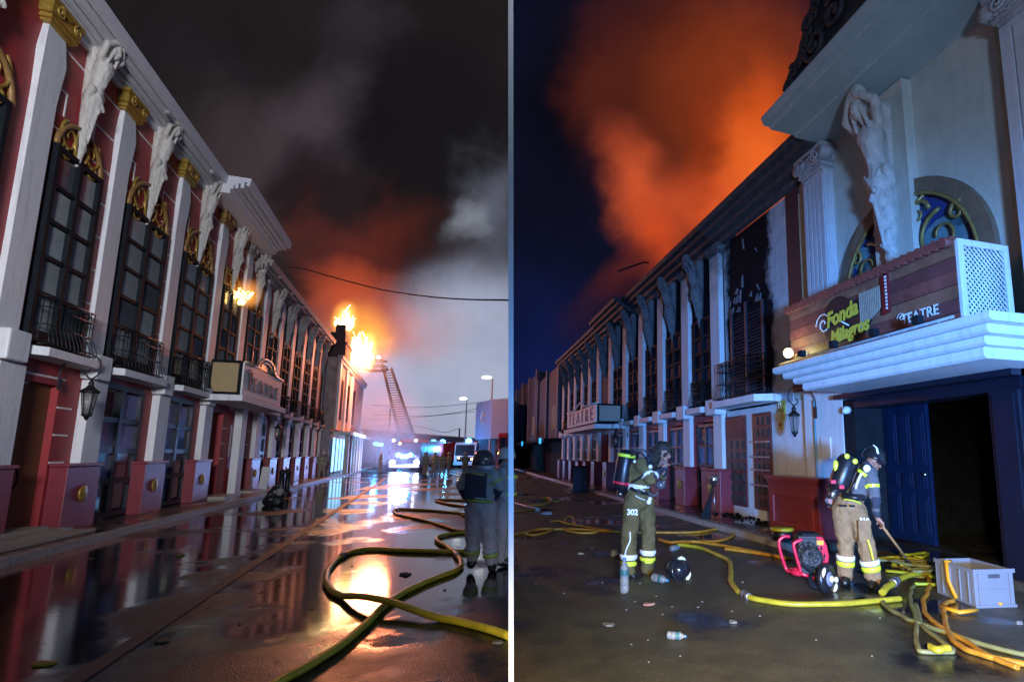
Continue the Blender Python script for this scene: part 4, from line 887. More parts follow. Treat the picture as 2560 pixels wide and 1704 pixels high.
for (x,z,rx,rz_) in ((6.75,3.66,.55,.34),(6.95,3.9,.3,.22)):
    b.prism([(x+rx*math.cos(2*PI*k/20),z+rz_*math.sin(2*PI*k/20)) for k in range(20)],'y',aS-.02-.003*(x>6.9),aS-.013)
b.build('emblem_ground',BLO,sg2)
wr('Fonda',7.2,3.66,.34,YL,.25,.010,.045,-.10,.88);wr('Milagros',7.12,3.38,.29,YL,.25,.010,.045,-.08,.88)
wr('TEATRE',5.66,3.37,.19,PW,0,.001,.03,0,.92);wr('TEATRE',8.2,3.30,.13,mat('print_cream',(.5,.42,.3),.5),0,0,.03)
b=fP.mb();p=spiral(5.66,3.47,.07,1.2,0,1,10);b.tube([(q,aS-.03,z) for q,z in p],.008,4);b.build('letter_flourish',PW,sg2)
b=fP.mb();p=spiral(7.3,3.75,.2,1.5,0,1,16);b.tube([(q,aS-.03,z) for q,z in p],.012,4);b.tube([(7.1,aS-.03,3.75),(6.9,aS-.03,3.72),(6.7,aS-.03,3.6)],.012,4);b.build('emblem_scroll',PW,sg2)
for k in range(12):
    x=6.42-k*.036;b=fP.mb();h=.5-.012*k;b.box(x-.008,x+.008,aS-.045,aS-.013,3.48+.02*k,3.52+h+.012*k);b.build('bellows_fold',mat('bellows_print',(.35,.30,.24),.5),sg2)
b=fP.mb();b.prism([(5.84,3.6),(5.97,3.58),(5.97,4.12),(5.84,4.16)],'y',aS-.05,aS-.013);b.build('accordion_end',mat('accordion_red',(.16,.01,.015),.4),sg2)
b=fP.mb()
for k in range(10): b.box(5.86,5.89,aS-.058,aS-.05,3.64+.05*k,3.67+.05*k)
b.build('accordion_key',PW,sg2)
# lattice side screen
b=fP.mb();x0,x1=s0_-.045,s0_-.005;A0,A1,Z0,Z1=aS,aS+.84,3.15,4.24
b.box(x0,x1,A0,A0+.09,Z0,Z1);b.box(x0,x1,A1-.09,A1,Z0,Z1);b.box(x0,x1,A0+.09,A1-.09,Z0,Z0+.08);b.box(x0,x1,A0+.09,A1-.09,Z1-.08,Z1)
ls=b.build('lattice_screen',WHITE2,sg2)
b=fP.mb();ia0,ia1,iz0,iz1=A0+.09,A1-.09,Z0+.08,Z1-.08
def clip(c_,d):   # line z = iz0 + c + d*(a-ia0)
    P_=[]
    for k in range(41):
        a=ia0+(ia1-ia0)*k/40;z=iz0+c_+d*(a-ia0)
        if iz0<=z<=iz1: P_.append((a,z))
    return (P_[0],P_[-1]) if len(P_)>2 else None
for d in (1,-1):
    c_=-1. if d>0 else 0
    while c_<2.:
        r=clip(c_,d)
        if r: b.tube([(x0+.014+.008*d,r[0][0],r[0][1]),(x0+.014+.008*d,r[1][0],r[1][1])],.0125,4)
        c_+=.072
stuff(b.build('lattice_strips',WHITE2,ls))
# dim far houses on the right
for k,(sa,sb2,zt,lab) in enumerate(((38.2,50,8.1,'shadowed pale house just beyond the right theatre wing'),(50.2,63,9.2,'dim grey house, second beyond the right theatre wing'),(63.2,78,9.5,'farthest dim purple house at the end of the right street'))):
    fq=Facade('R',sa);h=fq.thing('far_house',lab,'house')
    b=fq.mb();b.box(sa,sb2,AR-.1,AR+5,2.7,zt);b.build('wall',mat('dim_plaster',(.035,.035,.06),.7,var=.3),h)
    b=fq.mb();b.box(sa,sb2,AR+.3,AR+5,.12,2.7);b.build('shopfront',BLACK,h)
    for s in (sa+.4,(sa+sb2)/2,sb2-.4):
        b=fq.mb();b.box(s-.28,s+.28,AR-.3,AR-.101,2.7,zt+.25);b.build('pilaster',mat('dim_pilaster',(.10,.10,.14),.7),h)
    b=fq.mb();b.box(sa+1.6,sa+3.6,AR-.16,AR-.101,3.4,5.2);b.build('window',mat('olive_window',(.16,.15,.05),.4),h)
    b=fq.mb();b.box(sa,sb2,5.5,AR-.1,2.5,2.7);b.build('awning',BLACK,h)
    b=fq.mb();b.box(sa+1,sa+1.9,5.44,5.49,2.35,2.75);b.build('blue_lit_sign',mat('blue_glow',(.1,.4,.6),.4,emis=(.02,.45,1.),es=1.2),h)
# ------------------------------------------------------------------ left background
YW=92
p0=at(905,1133,YW);p1=at(1262,1133,YW)
wh=thing('warehouse','long low grey warehouse across the end of the left street','building',(p0.x,YW,0))
zt0=at(905,1076,YW).z;zt1=at(1200,1104,YW).z;L=p1.x-p0.x
WM=mat('blue_grey_cladding',(.12,.17,.34),.6,var=.15)
b=MB();b.hexa([(0,0,0),(L,0,0),(L,12,0),(0,12,0),(0,0,zt0),(L,0,zt1),(L,12,zt1),(0,12,zt0)]);b.build('wall',WM,wh)
b=MB();b.hexa([(-.3,-.3,zt0),(L,-.3,zt1),(L,12,zt1),(-.3,12,zt0),(-.3,-.3,zt0+.25),(L,-.3,zt1+.25),(L,12,zt1+.25),(-.3,12,zt0+.25)]);b.build('roof',GREYW,wh)
YB=60;q0=at(1187,1100,YB);q1=at(1231,1100,YB);q2=at(1270,1100,YB-3)
gb=thing('grey_block','blue grey flat roofed block with a small emblem, right edge of the left street','building',(q0.x,YB,0))
zt=at(1187,1020,YB).z;zm=at(1231,997,YB-5).z;zb_=at(1231,1096,YB-5).z
X0=0;X1=at(1231,1000,YB-5).x-q0.x;X2=at(1273,1000,YB-5).x-q0.x
b=MB();b.prism([(0,0),(X1,-5),(X2,-5),(X2,4),(0,4)],'z',zb_,zm);b.build('upper_wall',mat('pale_blue_cladding',(.18,.26,.42),.6,var=.06),gb)
b=MB();b.prism([(.3,.6),(X1+.2,-4),(X2,-4),(X2,4),(.3,4)],'z',0,zb_-.01);b.build('lower_wall',mat('dark_blue_base',(.03,.04,.08),.6),gb)
d=Vector((X1,-5,0)).normalized();nrm=Vector((d.y,-d.x,0));b=MB();c0=Vector((X1*.5,-2.5,(zt+zb_)/2+.6))+nrm*.05
b.tube([tuple(c0+d*(.55*math.cos(t))+Vector((0,0,.5*math.sin(t)))) for t in [k*.5 for k in range(10)]],.09,5);b.tube([tuple(c0-d*.6-Vector((0,0,.7))),tuple(c0+d*.7-Vector((0,0,.5)))],.07,5);b.build('emblem',mat('grey_mark',(.45,.45,.42),.5),gb)
LP=mat('galvanised_pole',(.40,.42,.48),.5)
def streetlamp(x,yt,xh,yh,Y,lab):
    top=at(x,yt,Y);g=thing('street_lamp',lab,'street lamp',(top.x,Y,0),0,'street lamps at the end of the left street')
    b=MB();b.tube([(0,0,0),(0,0,top.z)],[.13,.08],8);b.tube([(0,0,top.z),(-.4,0,top.z+.12)],.06,6);b.build('pole',LP,g)
    h=at(xh,yh,Y)-Vector((top.x,Y,0));b=MB();b.ball(tuple(h),.42,1.25,.6,.42,14,8);b.build('lamp_head',mat('lit_street_lamp',(.9,.9,.9),.4,var=0,bump=0,emis=(.95,1.,.92),es=5),g)
streetlamp(1231,948,1217,943,56,'tall street lamp with lit head in front of the grey block')
streetlamp(1167,1000,1158,996,72,'lower street lamp with lit head over the warehouse roof')
for x,yt,yb,Y,lab in ((976,1020,1080,86,'thin utility pole beside the ladder over the warehouse roof'),(1149,1070,1100,80,'short utility pole between ladder and grey block')):
    tp=at(x,yt,Y);o=thing('utility_pole',lab,'pole',(tp.x,Y,0));b=MB();b.tube([(0,0,0),(0,0,tp.z)],.12,6);b.build('shaft',mat('dark_pole',(.12,.12,.15),.7),o)
def cable(px,Y0,Y1,r,lab,grp=None):
    n=len(px)-1;P=catmull([at(x,y,Y0+(Y1-Y0)*k/n) for k,(x,y) in enumerate(px)],6);c0=P[0].copy();b=MB(lambda x,y,z:(x-c0.x,y-c0.y,z-c0.z));b.tube([tuple(p) for p in P],r,6);o=b.build('overhead_cable',IRON);o.location=c0;return tag(o,lab,'cable',grp)
s_,z_=sz('L',722,668,6.2);A_=W('L',s_,6.2,z_)
cable([(722,668),(760,672),(830,692),(950,723),(1060,740),(1160,748),(1276,750)],A_.y,13.,.022,'thick black twisted cable sagging across the left sky')
for k,px in enumerate(([(930,1012),(1040,1018),(1150,1011),(1276,994)],[(930,1035),(1040,1040),(1120,1034),(1200,1020),(1276,1012)],[(930,1048),(990,1047),(1060,1041),(1187,1028)],[(930,1066),(990,1060),(1060,1068),(1110,1080),(1149,1070)])):
    cable(px,78,70,.03,('highest thin wire behind the ladder at the end of the left street','second thin wire behind the ladder, sagging towards the grey block','third thin wire, ending at the face of the grey block','lowest thin wire, dipping between the two utility poles')[k],'thin wires over the far left street')
s_,z_=sz('R',1612,672,6.1);A_=W('R',s_,6.1,z_)
cable([(1622,657),(1610,656),(1585,664),(1545,678)],A_.y,A_.y-1.5,.03,'bent loose cable sticking up from the right cornice against the glow')
# vehicles
RB=mat('red_truck_paint',(.35,.02,.025),.3,var=.1,bump=0);WP=mat('white_truck_paint',(.5,.5,.55),.35,bump=0);TG=mat('truck_glass',(.02,.02,.03),.08,bump=0);TY=mat('tyre_rubber',(.015,.015,.015),.8)
BLU=mat('blue_beacon',(.05,.3,.9),.3,var=0,bump=0,emis=(.05,.45,1.),es=22);HDL=mat('lit_headlight',(.9,.9,.9),.3,var=0,bump=0,emis=(.72,.82,1.),es=26);AMB=mat('amber_lamp',(.9,.5,.2),.3,var=0,bump=0,emis=(1.,.55,.2),es=8)
def truck(x,yb,wpx,hm,lab,body,rz=0,ln=7.,heads=True,blues=((-.7,1.),(.7,1.)),mid=()):
    g0=gnd(x,yb);k=wpx*g0.y/F;g=thing('fire_engine',lab,'fire engine',(g0.x,g0.y,0),rz,'fire engines at the end of the left street');w_=k/2;h=hm
    b=MB();b.prism([(0,.45),(0,1.3),(.12,h*.92),(.4,h),(2.,h),(2.,.45)],'x',-w_,w_);b.build('cab',body,g,.04)
    b=MB();b.box(-w_,w_,2.05,ln,.6,h+.15);b.build('equipment_body',RB,g,.03)
    b=MB();b.hexa([(-w_+.12,-.0,1.4),(w_-.12,-.0,1.4),(w_-.12,.05,1.4),(-w_+.12,.05,1.4),(-w_+.18,.08,h*.9),(w_-.18,.08,h*.9),(w_-.18,.13,h*.9),(-w_+.18,.13,h*.9)]);b.build('windscreen',TG,g)
    b=MB();b.box(-w_*.7,w_*.7,-.03,-.001,.75,1.25);
    for q in range(4): b.box(-w_*.68,w_*.68,-.06,-.031,.79+.11*q,.85+.11*q)
    b.build('grille',BLACK,g)
    b=MB();b.box(-w_-.02,w_+.02,-.12,.1,.35,.62);b.build('bumper',WP,g,.03)
    for sx in (-1,1):
        for yy in (1.,ln-1.6):
            b=MB();b.lathe([(.2,-.14),(.46,-.14),(.5,-.08),(.5,.08),(.46,.14),(.2,.14)],(sx*(w_-.16),yy,.5),(1,0,0),16);b.build('wheel',TY,g)
        if heads:
            b=MB();b.ball((sx*(w_-.25),-.06,.82),.26,1,.5,.85,12,8);b.build('headlight',HDL,g)
        b=MB();b.box(sx*(w_+.02)-.1 if sx<0 else w_+.02,sx*(w_+.02) if sx<0 else w_+.12,-.1,.05,1.5,2.0);b.build('mirror',BLACK,g)
    for bx,bz in blues:
        b=MB()
        if bz>=1: b.lathe([(.3,0),(.34,.05),(.30,.32),(.15,.42)],(bx*w_*.8,.6,h*bz),(0,0,1),12)
        else: b.ball((bx*w_*.9,-.16,h*bz),.24,1,.5,.8,12,8)
        b.build('beacon',BLU,g)
    for bx,bz,m in mid:
        b=MB();b.ball((bx*w_,-.1,h*bz),.12,1,.6,1,10,6);b.build('signal_lamp',m,g)
    return g
t1=truck(1010,1178,72,2.75,'fire engine facing us with blazing headlights, base of the ladder',mat('dark_truck_paint',(.02,.025,.06),.35,bump=0),0.05,7.,True,((-.45,.55),(.45,.55),(-.15,.5),(.15,.5)),((-.35,.93,AMB),(-.8,1.03,HDL),(.7,1.03,HDL)))
t2=truck(1082,1165,46,3.0,'fire engine with two blue beacons just right of the ladder',RB,-.3,7,False,((-.6,1.),(.9,1.)),((.2,.4,AMB),(-.6,.4,HDL)))
t3=truck(1160,1170,58,2.9,'white cabbed fire engine behind the nearest left firefighter',WP,-.2,6,False,((.1,1.),),((-.5,.4,AMB),(.7,.35,AMB)))
t4=truck(1254,1182,22,3.3,'red fire engine cut off at the right edge of the left street',RB,.22,5,False,((-.3,.45),),((-.7,.5,AMB),))
# white portable flood lamp
g0=gnd(1142,1168);fl=thing('flood_lamp','blinding white portable flood lamp on a stand among the crews','lamp',g0);zc=at(1142,1130,g0.y).z
b=MB();b.tube([(0,0,0),(0,0,zc-.5)],.04,6)
for k in range(3): b.tube([(0,0,.6),(.4*math.cos(k*2.1),.4*math.sin(k*2.1),0)],.02,5)
b.build('tripod',BLACK,fl)
b=MB();b.ball((0,-.05,zc),.33,.85,.4,1.6,12,8);b.ball((.05,-.05,zc+.62),.2,1,.5,1,10,6);b.build('lamp_head',mat('blinding_lamp',(.9,.9,.9),.3,var=0,bump=0,emis=(.75,.95,1.),es=22),fl)
for k,(x,y) in enumerate(((936,1109),(947,1111))):
    g0=gnd(x,1172);o=thing('beacon_stand','%s blue beacon on a pole left of the ladder engine'%('left' if k==0 else 'right'),'beacon',g0,0,'blue beacons left of the ladder engine');z=at(x,y,g0.y).z
    b=MB();b.tube([(0,0,0),(0,0,z-.15)],.05,6);b.build('pole',BLACK,o);b=MB();b.ball((0,0,z),.24,1.2,1,.8,12,8);b.build('lamp',BLU,o)
# aerial ladder
g0=gnd(1028,1172);Yl=g0.y
ld=thing('aerial_ladder','long grey turntable ladder with rescue basket raised towards the burning gable','ladder',(at(1022,1100,Yl).x,Yl,0))
O=Vector(ld.location);B=at(1018,1096,Yl)-O;T=at(968,922,Yl-7)-O;ax=(T-B);ln=ax.length;a_=ax.normalized();sd=Vector((1,0,.25)).normalized();sd=(sd-a_*sd.dot(a_)).normalized();up=a_.cross(sd)
LM=mat('ladder_metal',(.07,.07,.09),.6,metal=.0,bump=0)
w0,w1=.72,.36
for sx in (-1,1):
    b=MB();b.tube([tuple(B+sd*sx*w0),tuple(T+sd*sx*w1)],[.15,.09],6);b.tube([tuple(B+sd*sx*w0+up*.45),tuple(T+sd*sx*w1+up*.25)],.05,5)
    n=24
    for k in range(n): t=k/n;t2_=(k+1)/n;b.tube([tuple(B+ax*t+sd*sx*(w0+(w1-w0)*t)),tuple(B+ax*t2_+sd*sx*(w0+(w1-w0)*t2_)+up*(.45-.2*t2_))],.03,4)
    b.build('ladder_rail',LM,ld)
for k in range(30):
    t=(k+.5)/30;hw=w0+(w1-w0)*t;b=MB();c0=B+ax*t;b.tube([tuple(c0-sd*hw),tuple(c0+sd*hw)],.06 if t<.6 else .045,5);b.build('rung',LM,ld)
bk_=at(942,912,Yl-7.5)-O
b=MB();b.box(bk_.x-.8,bk_.x+.75,bk_.y-.5,bk_.y+.5,bk_.z-.6,bk_.z-.5)
for zz in (-.1,.4):
    b.tube([(bk_.x-.8,bk_.y-.5,bk_.z+zz),(bk_.x+.75,bk_.y-.5,bk_.z+zz),(bk_.x+.75,bk_.y+.5,bk_.z+zz),(bk_.x-.8,bk_.y+.5,bk_.z+zz),(bk_.x-.8,bk_.y-.5,bk_.z+zz)],.05,5)
for dx in (-.8,0,.75): b.tube([(bk_.x+dx,bk_.y-.5,bk_.z-.6),(bk_.x+dx,bk_.y-.5,bk_.z+.4)],.05,5)
b.tube([tuple(T),(bk_.x+.7,bk_.y,bk_.z-.5)],.12,6);b.build('basket',LM,ld)
b=MB();b.ball((bk_.x-.2,bk_.y-.6,bk_.z+.6),.13);b.ball((bk_.x+.4,bk_.y-.6,bk_.z+.65),.13);b.ball((bk_.x-.5,bk_.y-.6,bk_.z-.2),.1);b.build('basket_lamp',HDL,ld)
b=MB();b.tube([(B.x,B.y,.9),(B.x,B.y,B.z)],.5,10);b.build('turntable',RB,ld)
# ------------------------------------------------------------------ people
SK=mat('skin',(.30,.15,.10),.55,var=.1,bump=.05);OL_=mat('olive_turnout_cloth',(.13,.095,.03),.85,dirt=.4,var=.35,vs=9,bump=.5,bs=60);TAN=mat('tan_turnout_cloth',(.28,.17,.08),.85,dirt=.4,var=.3,vs=9,bump=.5,bs=60)
NV=mat('navy_turnout_cloth',(.022,.026,.045),.8,var=.3,bump=.5,bs=60);GRC=mat('grey_turnout_cloth',(.10,.10,.115),.8,var=.25,bump=.5,bs=60);BT=mat('boot_rubber',(.012,.012,.012),.4)
RFW=mat('silver_reflective_band',(.85,.83,.74),.3,var=.05,bump=.1,emis=(1,.95,.8),es=0);RFY=mat('yellow_reflective_band',(.75,.85,.05),.35,var=.05,bump=.1);PK=mat('black_pack',(.012,.012,.016),.35,bump=.1)
CYL=mat('black_helmet_shell',(.015,.016,.02),.16,bump=0);HR=mat('dark_hair',(.022,.012,.008),.65,var=.4,bump=.6,bs=90)
def segd(p,a,b_):
    ab=b_-a;L2=ab.length_squared;t=0 if L2<1e-9 else max(0,min(1,(p-a).dot(ab)/L2));return (p-(a+ab*t)).length,t
def figure(name,foot,caps,mats,label,cat='person',vox=.018,amp=.018,group=None,bands=()):
    """caps: (p,q,r0,r1,mat index[,bands]) in world space, fused into one continuous body"""
    root=thing(name,label,cat,(foot.x,foot.y,foot.z),0,group);o=Vector(root.location)
    C_=[(Vector(c_[0])-o,Vector(c_[1])-o,c_[2],c_[3]) for c_ in caps]
    me=fuse(C_,vox,amp,9.,1)
    for m in mats: me.materials.append(m)
    for p in me.polygons:
        c_=p.center;best=None
        for i,k in enumerate(C_):
            d,t=segd(c_,k[0],k[1]);d-=k[2]+(k[3]-k[2])*t
            if best is None or d<best[0]: best=(d,i,t)
        mi=caps[best[1]][4]
        if len(caps[best[1]])>5:
            for t0,t1,bm_ in caps[best[1]][5]:
                if t0<=best[2]<t1: mi=bm_
        p.material_index=mi
    link('body',me,root);return root
def hand(root,c,d,n_,curl,m,r=.0095,thumb=1):
    """palm at c pointing along d, n_ = palm normal; five bent fingers"""
    o=Vector(root.location);c=Vector(c)-o;d=Vector(d).normalized();n_=Vector(n_);n_=(n_-d*n_.dot(d)).normalized();s_=d.cross(n_)
    C_=[(c-d*.05,c+d*.03+s_*.025,.026,.02),(c-d*.05,c+d*.03-s_*.025,.026,.02),(c-d*.09,c-d*.02,.026,.03)]
    for k,ln in enumerate((.068,.078,.072,.056)):
        b0=c+d*.035+s_*(.034-.0225*k);a1=curl*.55;k1=b0+(d*math.cos(a1)+n_*math.sin(a1))*ln*.5;a2=curl*1.5;k2=k1+(d*math.cos(a2)+n_*math.sin(a2))*ln*.32;a3=curl*2.3;k3=k2+(d*math.cos(a3)+n_*math.sin(a3))*ln*.25
        C_+=[(b0,k1,r,r*.95),(k1,k2,r*.95,r*.85),(k2,k3,r*.85,r*.75)]
    b0=c-d*.03+s_*.035*thumb;k1=b0+(d*.7+s_*thumb*.7+n_*.3).normalized()*.045;k2=k1+(d*.8+n_*.9).normalized()*.035;C_+=[(b0,k1,r*1.2,r),(k1,k2,r,r*.85)]
    me=fuse(C_,.0055,0,1,1);me.materials.append(m);return link('hand',me,root)
def loc(root):
    o=Vector(root.location);return MB(lambda x,y,z:(x-o.x,y-o.y,z-o.z))
def bandring(root,p,q,t,r,wd,m,name='reflective_band'):
    p=Vector(p);q=Vector(q);ax_=(q-p).normalized();c=p+(q-p)*t;b=loc(root);b.lathe([(r-.01,-wd/2),(r,-wd/2),(r+.003,0),(r,wd/2),(r-.01,wd/2)],tuple(c),tuple(ax_),18);return b.build(name,m,root)
# --- right firefighter with number 302
f0=gnd(1607,1436);Y0=f0.y;S=Y0/F        # metres per native pixel there
def J(x,y,dy=0.): return at(1500+x/3.732,1080+y/3.732,Y0+dy)
m302=[OL_,NV,BT,SK,RFW,RFY]
hipL=J(305,640,-.06);hipR=J(420,640,.08);knL=J(275,930,-.1);knR=J(455,940,.1);anL=J(262,1270,-.12);anR=J(440,1270,.1)
ft1=gnd(1574,1441);ft2=gnd(1618,1434)
pel=J(360,620);mid=J(355,500);ch=J(375,370);shN=J(385,300,-.16);shF=J(450,300,.16);nk=J(480,235);hd=J(592,200)
elN=J(470,440,-.2);elF=J(590,400,.16);hN=J(575,345,-.08);hF=J(600,330,.04)
caps=[(pel,mid,.17,.16,0),(mid,ch,.165,.19,0,((.0,.12,4),)),(ch,shN,.15,.10,0),(ch,shF,.15,.10,0),(ch,nk,.12,.08,1),(nk,hd,.06,.055,3),
 (shN,elN,.095,.08,0,((.55,.72,4),)),(elN,hN,.078,.05,1,((.3,.5,4),)),(shF,elF,.09,.075,0,((.5,.7,4),)),(elF,hF,.07,.05,1),
 (hipL,knL,.135,.115,0),(knL,anL,.115,.10,0,((.62,.74,4),(.80,.90,5))),(hipR,knR,.13,.105,0),(knR,anR,.105,.095,0,((.5,.62,4),(.68,.80,5))),
 (anL,J(270,1320,-.12),.085,.07,2),(J(270,1325,-.12),J(310,1345,-.14),.055,.05,2),(anR,J(440,1320,.1),.085,.07,2),(J(440,1325,.1),J(490,1340,.1),.055,.05,2),(pel,hipL,.15,.13,0),(pel,hipR,.15,.13,0)]
r1=figure('person',Vector((f0.x,f0.y,0)),caps,m302,'firefighter with long dark hair and olive suit numbered 302, head bowed over raised hands',vox=.02)
o_=Vector(r1.location);dv=(J(640,260)-J(560,130)).normalized()
# head in profile, bowed
fw=(J(700,215)-J(592,180)).normalized();dn=(J(560,300)-J(600,180)).normalized();dn=(dn-fw*dn.dot(fw)).normalized();sdv=fw.cross(dn)
hc=J(590,180)
def HP(a,b_,c_=0): return hc+fw*a+dn*b_+sdv*c_
C_=[(HP(-.02,-.02),HP(.01,-.02),.095,.088),(HP(.03,.03),HP(.05,.09),.062,.038),(HP(.085,.005),HP(.112,.045),.012,.016),(HP(.075,.07,-.012),HP(.075,.07,.012),.024,.024),(HP(.072,-.018,-.03),HP(.072,-.018,.03),.02,.02),(HP(0,.02,.08),HP(.0,.05,.08),.016,.012),(HP(0,.02,-.08),HP(.0,.05,-.08),.016,.012)]
me=fuse([(a-o_,b_-o_,c1,c2) for a,b_,c1,c2 in C_],.008,0,1,2);me.materials.append(SK);link('head',me,r1)
b=loc(r1)
for sx in (-1,1): b.ball(tuple(HP(.085,.003,sx*.03)),.006,u=8,v=6)
b.build('eye',mat('dark_eye',(.02,.015,.01),.1),r1)
b=loc(r1);b.tube([tuple(HP(.094,.066,-.02)),tuple(HP(.099,.066,0)),tuple(HP(.094,.066,.02))],.005,5);b.build('mouth',mat('lip',(.25,.08,.07),.5),r1)
C_=[(HP(-.04,-.035),HP(.015,-.055),.108,.095),(HP(.02,-.07,-.02),HP(.075,-.055,0),.05,.028),(HP(-.08,0),J(520,250),.09,.075),(J(520,250),J(500,330,.02),.07,.035),(HP(.05,-.04,-.05),HP(.03,.05,-.075),.03,.02),(HP(.09,-.05,-.02),HP(.12,.0,-.02),.014,.006),(J(480,240,-.03),J(470,300,-.04),.06,.03)]
me=fuse([(a-o_,b_-o_,c1,c2) for a,b_,c1,c2 in C_],.012,.012,18,1);me.materials.append(HR);hr_=link('hair',me,r1)
rn=random.Random(2);b=loc(r1)
for k in range(46):
    c_=rn.uniform(-.085,.085);f0_=rn.uniform(-.09,.07)
    b.tube([tuple(p) for p in catmull([HP(f0_,-.145+.3*abs(c_)+.25*abs(f0_),c_*.8),HP(f0_-.05,-.05,c_*1.15),HP(-.10+rn.uniform(-.03,.05),.05,c_*1.1),HP(-.13+rn.uniform(-.05,.09),.17+rn.uniform(-.04,.06),c_*.9),HP(-.10+rn.uniform(-.07,.1),.27+rn.uniform(-.08,.08),c_*.8)],3)],[.012]*8+[.01]*4+[.004],5)
for k in range(9):
    c_=rn.uniform(-.06,.02);b.tube([tuple(p) for p in catmull([HP(.03,-.13,c_),HP(.10,-.08,c_*.8),HP(.135+rn.uniform(0,.02),-.01+rn.uniform(-.02,.03),c_*.7)],3)],[.008]*6+[.003],4)
hs=b.build('hair_strand',HR,hr_);stuff(hs)
hand(r1,J(590,318,-.06),J(640,250)-J(560,330),J(700,300)-J(600,300),.75,SK);hand(r1,J(610,330,.04),J(640,260)-J(600,340),J(560,300)-J(640,300),.75,SK,thumb=-1)
def pack(root,top,bot,side,th,r,labelcol,ex=None):
    b=loc(root);t_=Vector(top);q=Vector(bot);a=(q-t_).normalized();b.lathe([(.02,-.02),(r*.8,0),(r,.07),(r,(q-t_).length-.08),(r*.75,(q-t_).length),(.03,(q-t_).length+.03),(.03,(q-t_).length+.09)],tuple(t_),tuple(a),18);cy=b.build('air_cylinder',PK,root)
    return cy
t_=J(255,175,0);q_=J(195,530,0);cy=pack(r1,t_,q_,0,0,.125,0)
bandring(r1,t_,q_,.12,.128,.045,RFY);bandring(r1,t_,q_,.84,.128,.035,mat('red_tape',(.7,.02,.05),.4))
b=loc(r1);b.ball(tuple(J(190,575)),.035);b.tube([tuple(J(190,550)),tuple(J(185,600))],.018,6);b.build('valve',mat('brushed_steel',(.5,.5,.5)),r1)
b=loc(r1);b.tube([tuple(p) for p in catmull([J(290,220,-.14),J(380,190,-.17),J(450,300,-.22),J(400,400,-.24),J(300,470,-.18)],5)],.022,6,flat=.5);b.tube([tuple(p) for p in catmull([J(290,520,-.17),J(370,560,-.21),J(440,570,-.14)],5)],.05,8,flat=.4);b.tube([tuple(p) for p in catmull([J(320,180),J(400,165),J(470,220),J(470,330,-.2),J(470,420,-.22)],5)],.014,6);b.build('harness',PK,r1)
b=loc(r1);b.tube([tuple(p) for p in catmull([J(330,500,-.19),J(375,525,-.2),J(415,550,-.16)],5)],.016,5,flat=.4);b.tube([tuple(p) for p in catmull([J(330,590,-.2),J(375,615,-.2),J(418,630,-.15)],5)],.018,5,flat=.4)
b.ball(tuple(J(470,320,-.23)),.03);b.ball(tuple(J(322,272,-.2)),.022);b.ball(tuple(J(455,650,-.12)),.035);b.ball(tuple(J(465,620,-.12)),.03);b.build('reflective_trim',RFW,r1)
b=loc(r1);b.ball(tuple(J(565,490,-.05)),.075,1,1,.85);b.ball(tuple(J(590,470,-.08)),.04);b.tube([tuple(p) for p in catmull([J(540,560,-.05),J(500,590,-.1),J(440,560,-.15)],5)],.018,6);b.build('breathing_mask',mat('clear_mask',(.10,.10,.11),.1,spec=.8,bump=0),r1)
tx=text_mesh('302',.105,.003,0,.004,.95);o=link('number_patch',tx,r1);tx.materials.append(RFW);o.location=J(250,768,-.24)-o_;o.rotation_euler=(PI/2,0,-.1)
b=loc(r1);b.tube([tuple(p) for p in catmull([J(280,925,-.215),J(280,1010,-.215),J(245,1090,-.22),J(230,1170,-.2)],5)],.028,6,flat=.4);b.build('leg_stripe',RFW,r1)
b=loc(r1)
for p,q,t,r,m,nm in ((knL,anL,.66,.113,RFW,''),(knL,anL,.86,.109,RFY,''),(knR,anR,.52,.107,RFW,''),(knR,anR,.72,.105,RFY,'')): bandring(r1,p,q,t,r+.006,.05 if m is RFW else .045,m)
b.bm.free()
# --- right firefighter raking with a pole
f0=gnd(2150,1461);Y2=f0.y
def K(x,y,dy=0.): return at(2050+x/3.921,1080+y/3.921,Y2+dy)
m2=[TAN,GRC,BT,SK,RFW,RFY,NV]
hipL=K(215,760,.0);hipR=K(350,760,-.05);knL=K(250,1070,.05);knR=K(440,1050,-.12);anL=K(250,1390,.08);anR=K(520,1420,-.12)
pel=K(280,720);mid=K(330,610);ch=K(400,470);shN=K(490,410,-.14);shF=K(350,370,.16);nk=K(455,330);hd=K(530,270)
elN=K(535,620,-.2);wrN=K(555,800,-.22);hN=K(590,880,-.22);elF=K(120,560,.22);wrF=K(95,640,.2)
caps=[(pel,mid,.165,.15,0),(mid,ch,.155,.18,1),(ch,shN,.14,.10,1),(ch,shF,.14,.10,1),(ch,nk,.12,.075,6),(nk,hd,.06,.06,3),(shN,elN,.10,.08,1,((.5,.64,5),)),(elN,wrN,.078,.055,6,((.7,.9,1),)),
 (shF,elF,.09,.075,1),(elF,wrF,.07,.05,1),(pel,hipL,.15,.13,0),(pel,hipR,.15,.13,0),(hipL,knL,.135,.11,0),(knL,anL,.108,.10,0),(hipR,knR,.14,.115,0),(knR,anR,.112,.10,0),
 (anL,K(245,1440,.08),.08,.07,2),(K(245,1450,.05),K(240,1470,-.1),.06,.05,2),(anR,K(535,1480,-.12),.08,.07,2),(K(535,1488,-.12),K(500,1500,-.24),.06,.05,2),(K(300,1300,.3),K(300,1301,.3),.01,.01,2)][:-1]
r2=figure('person',Vector((f0.x,f0.y,0)),caps,m2,'firefighter in tan trousers and black helmet bending over with a wooden pole',vox=.02);o_=Vector(r2.location)
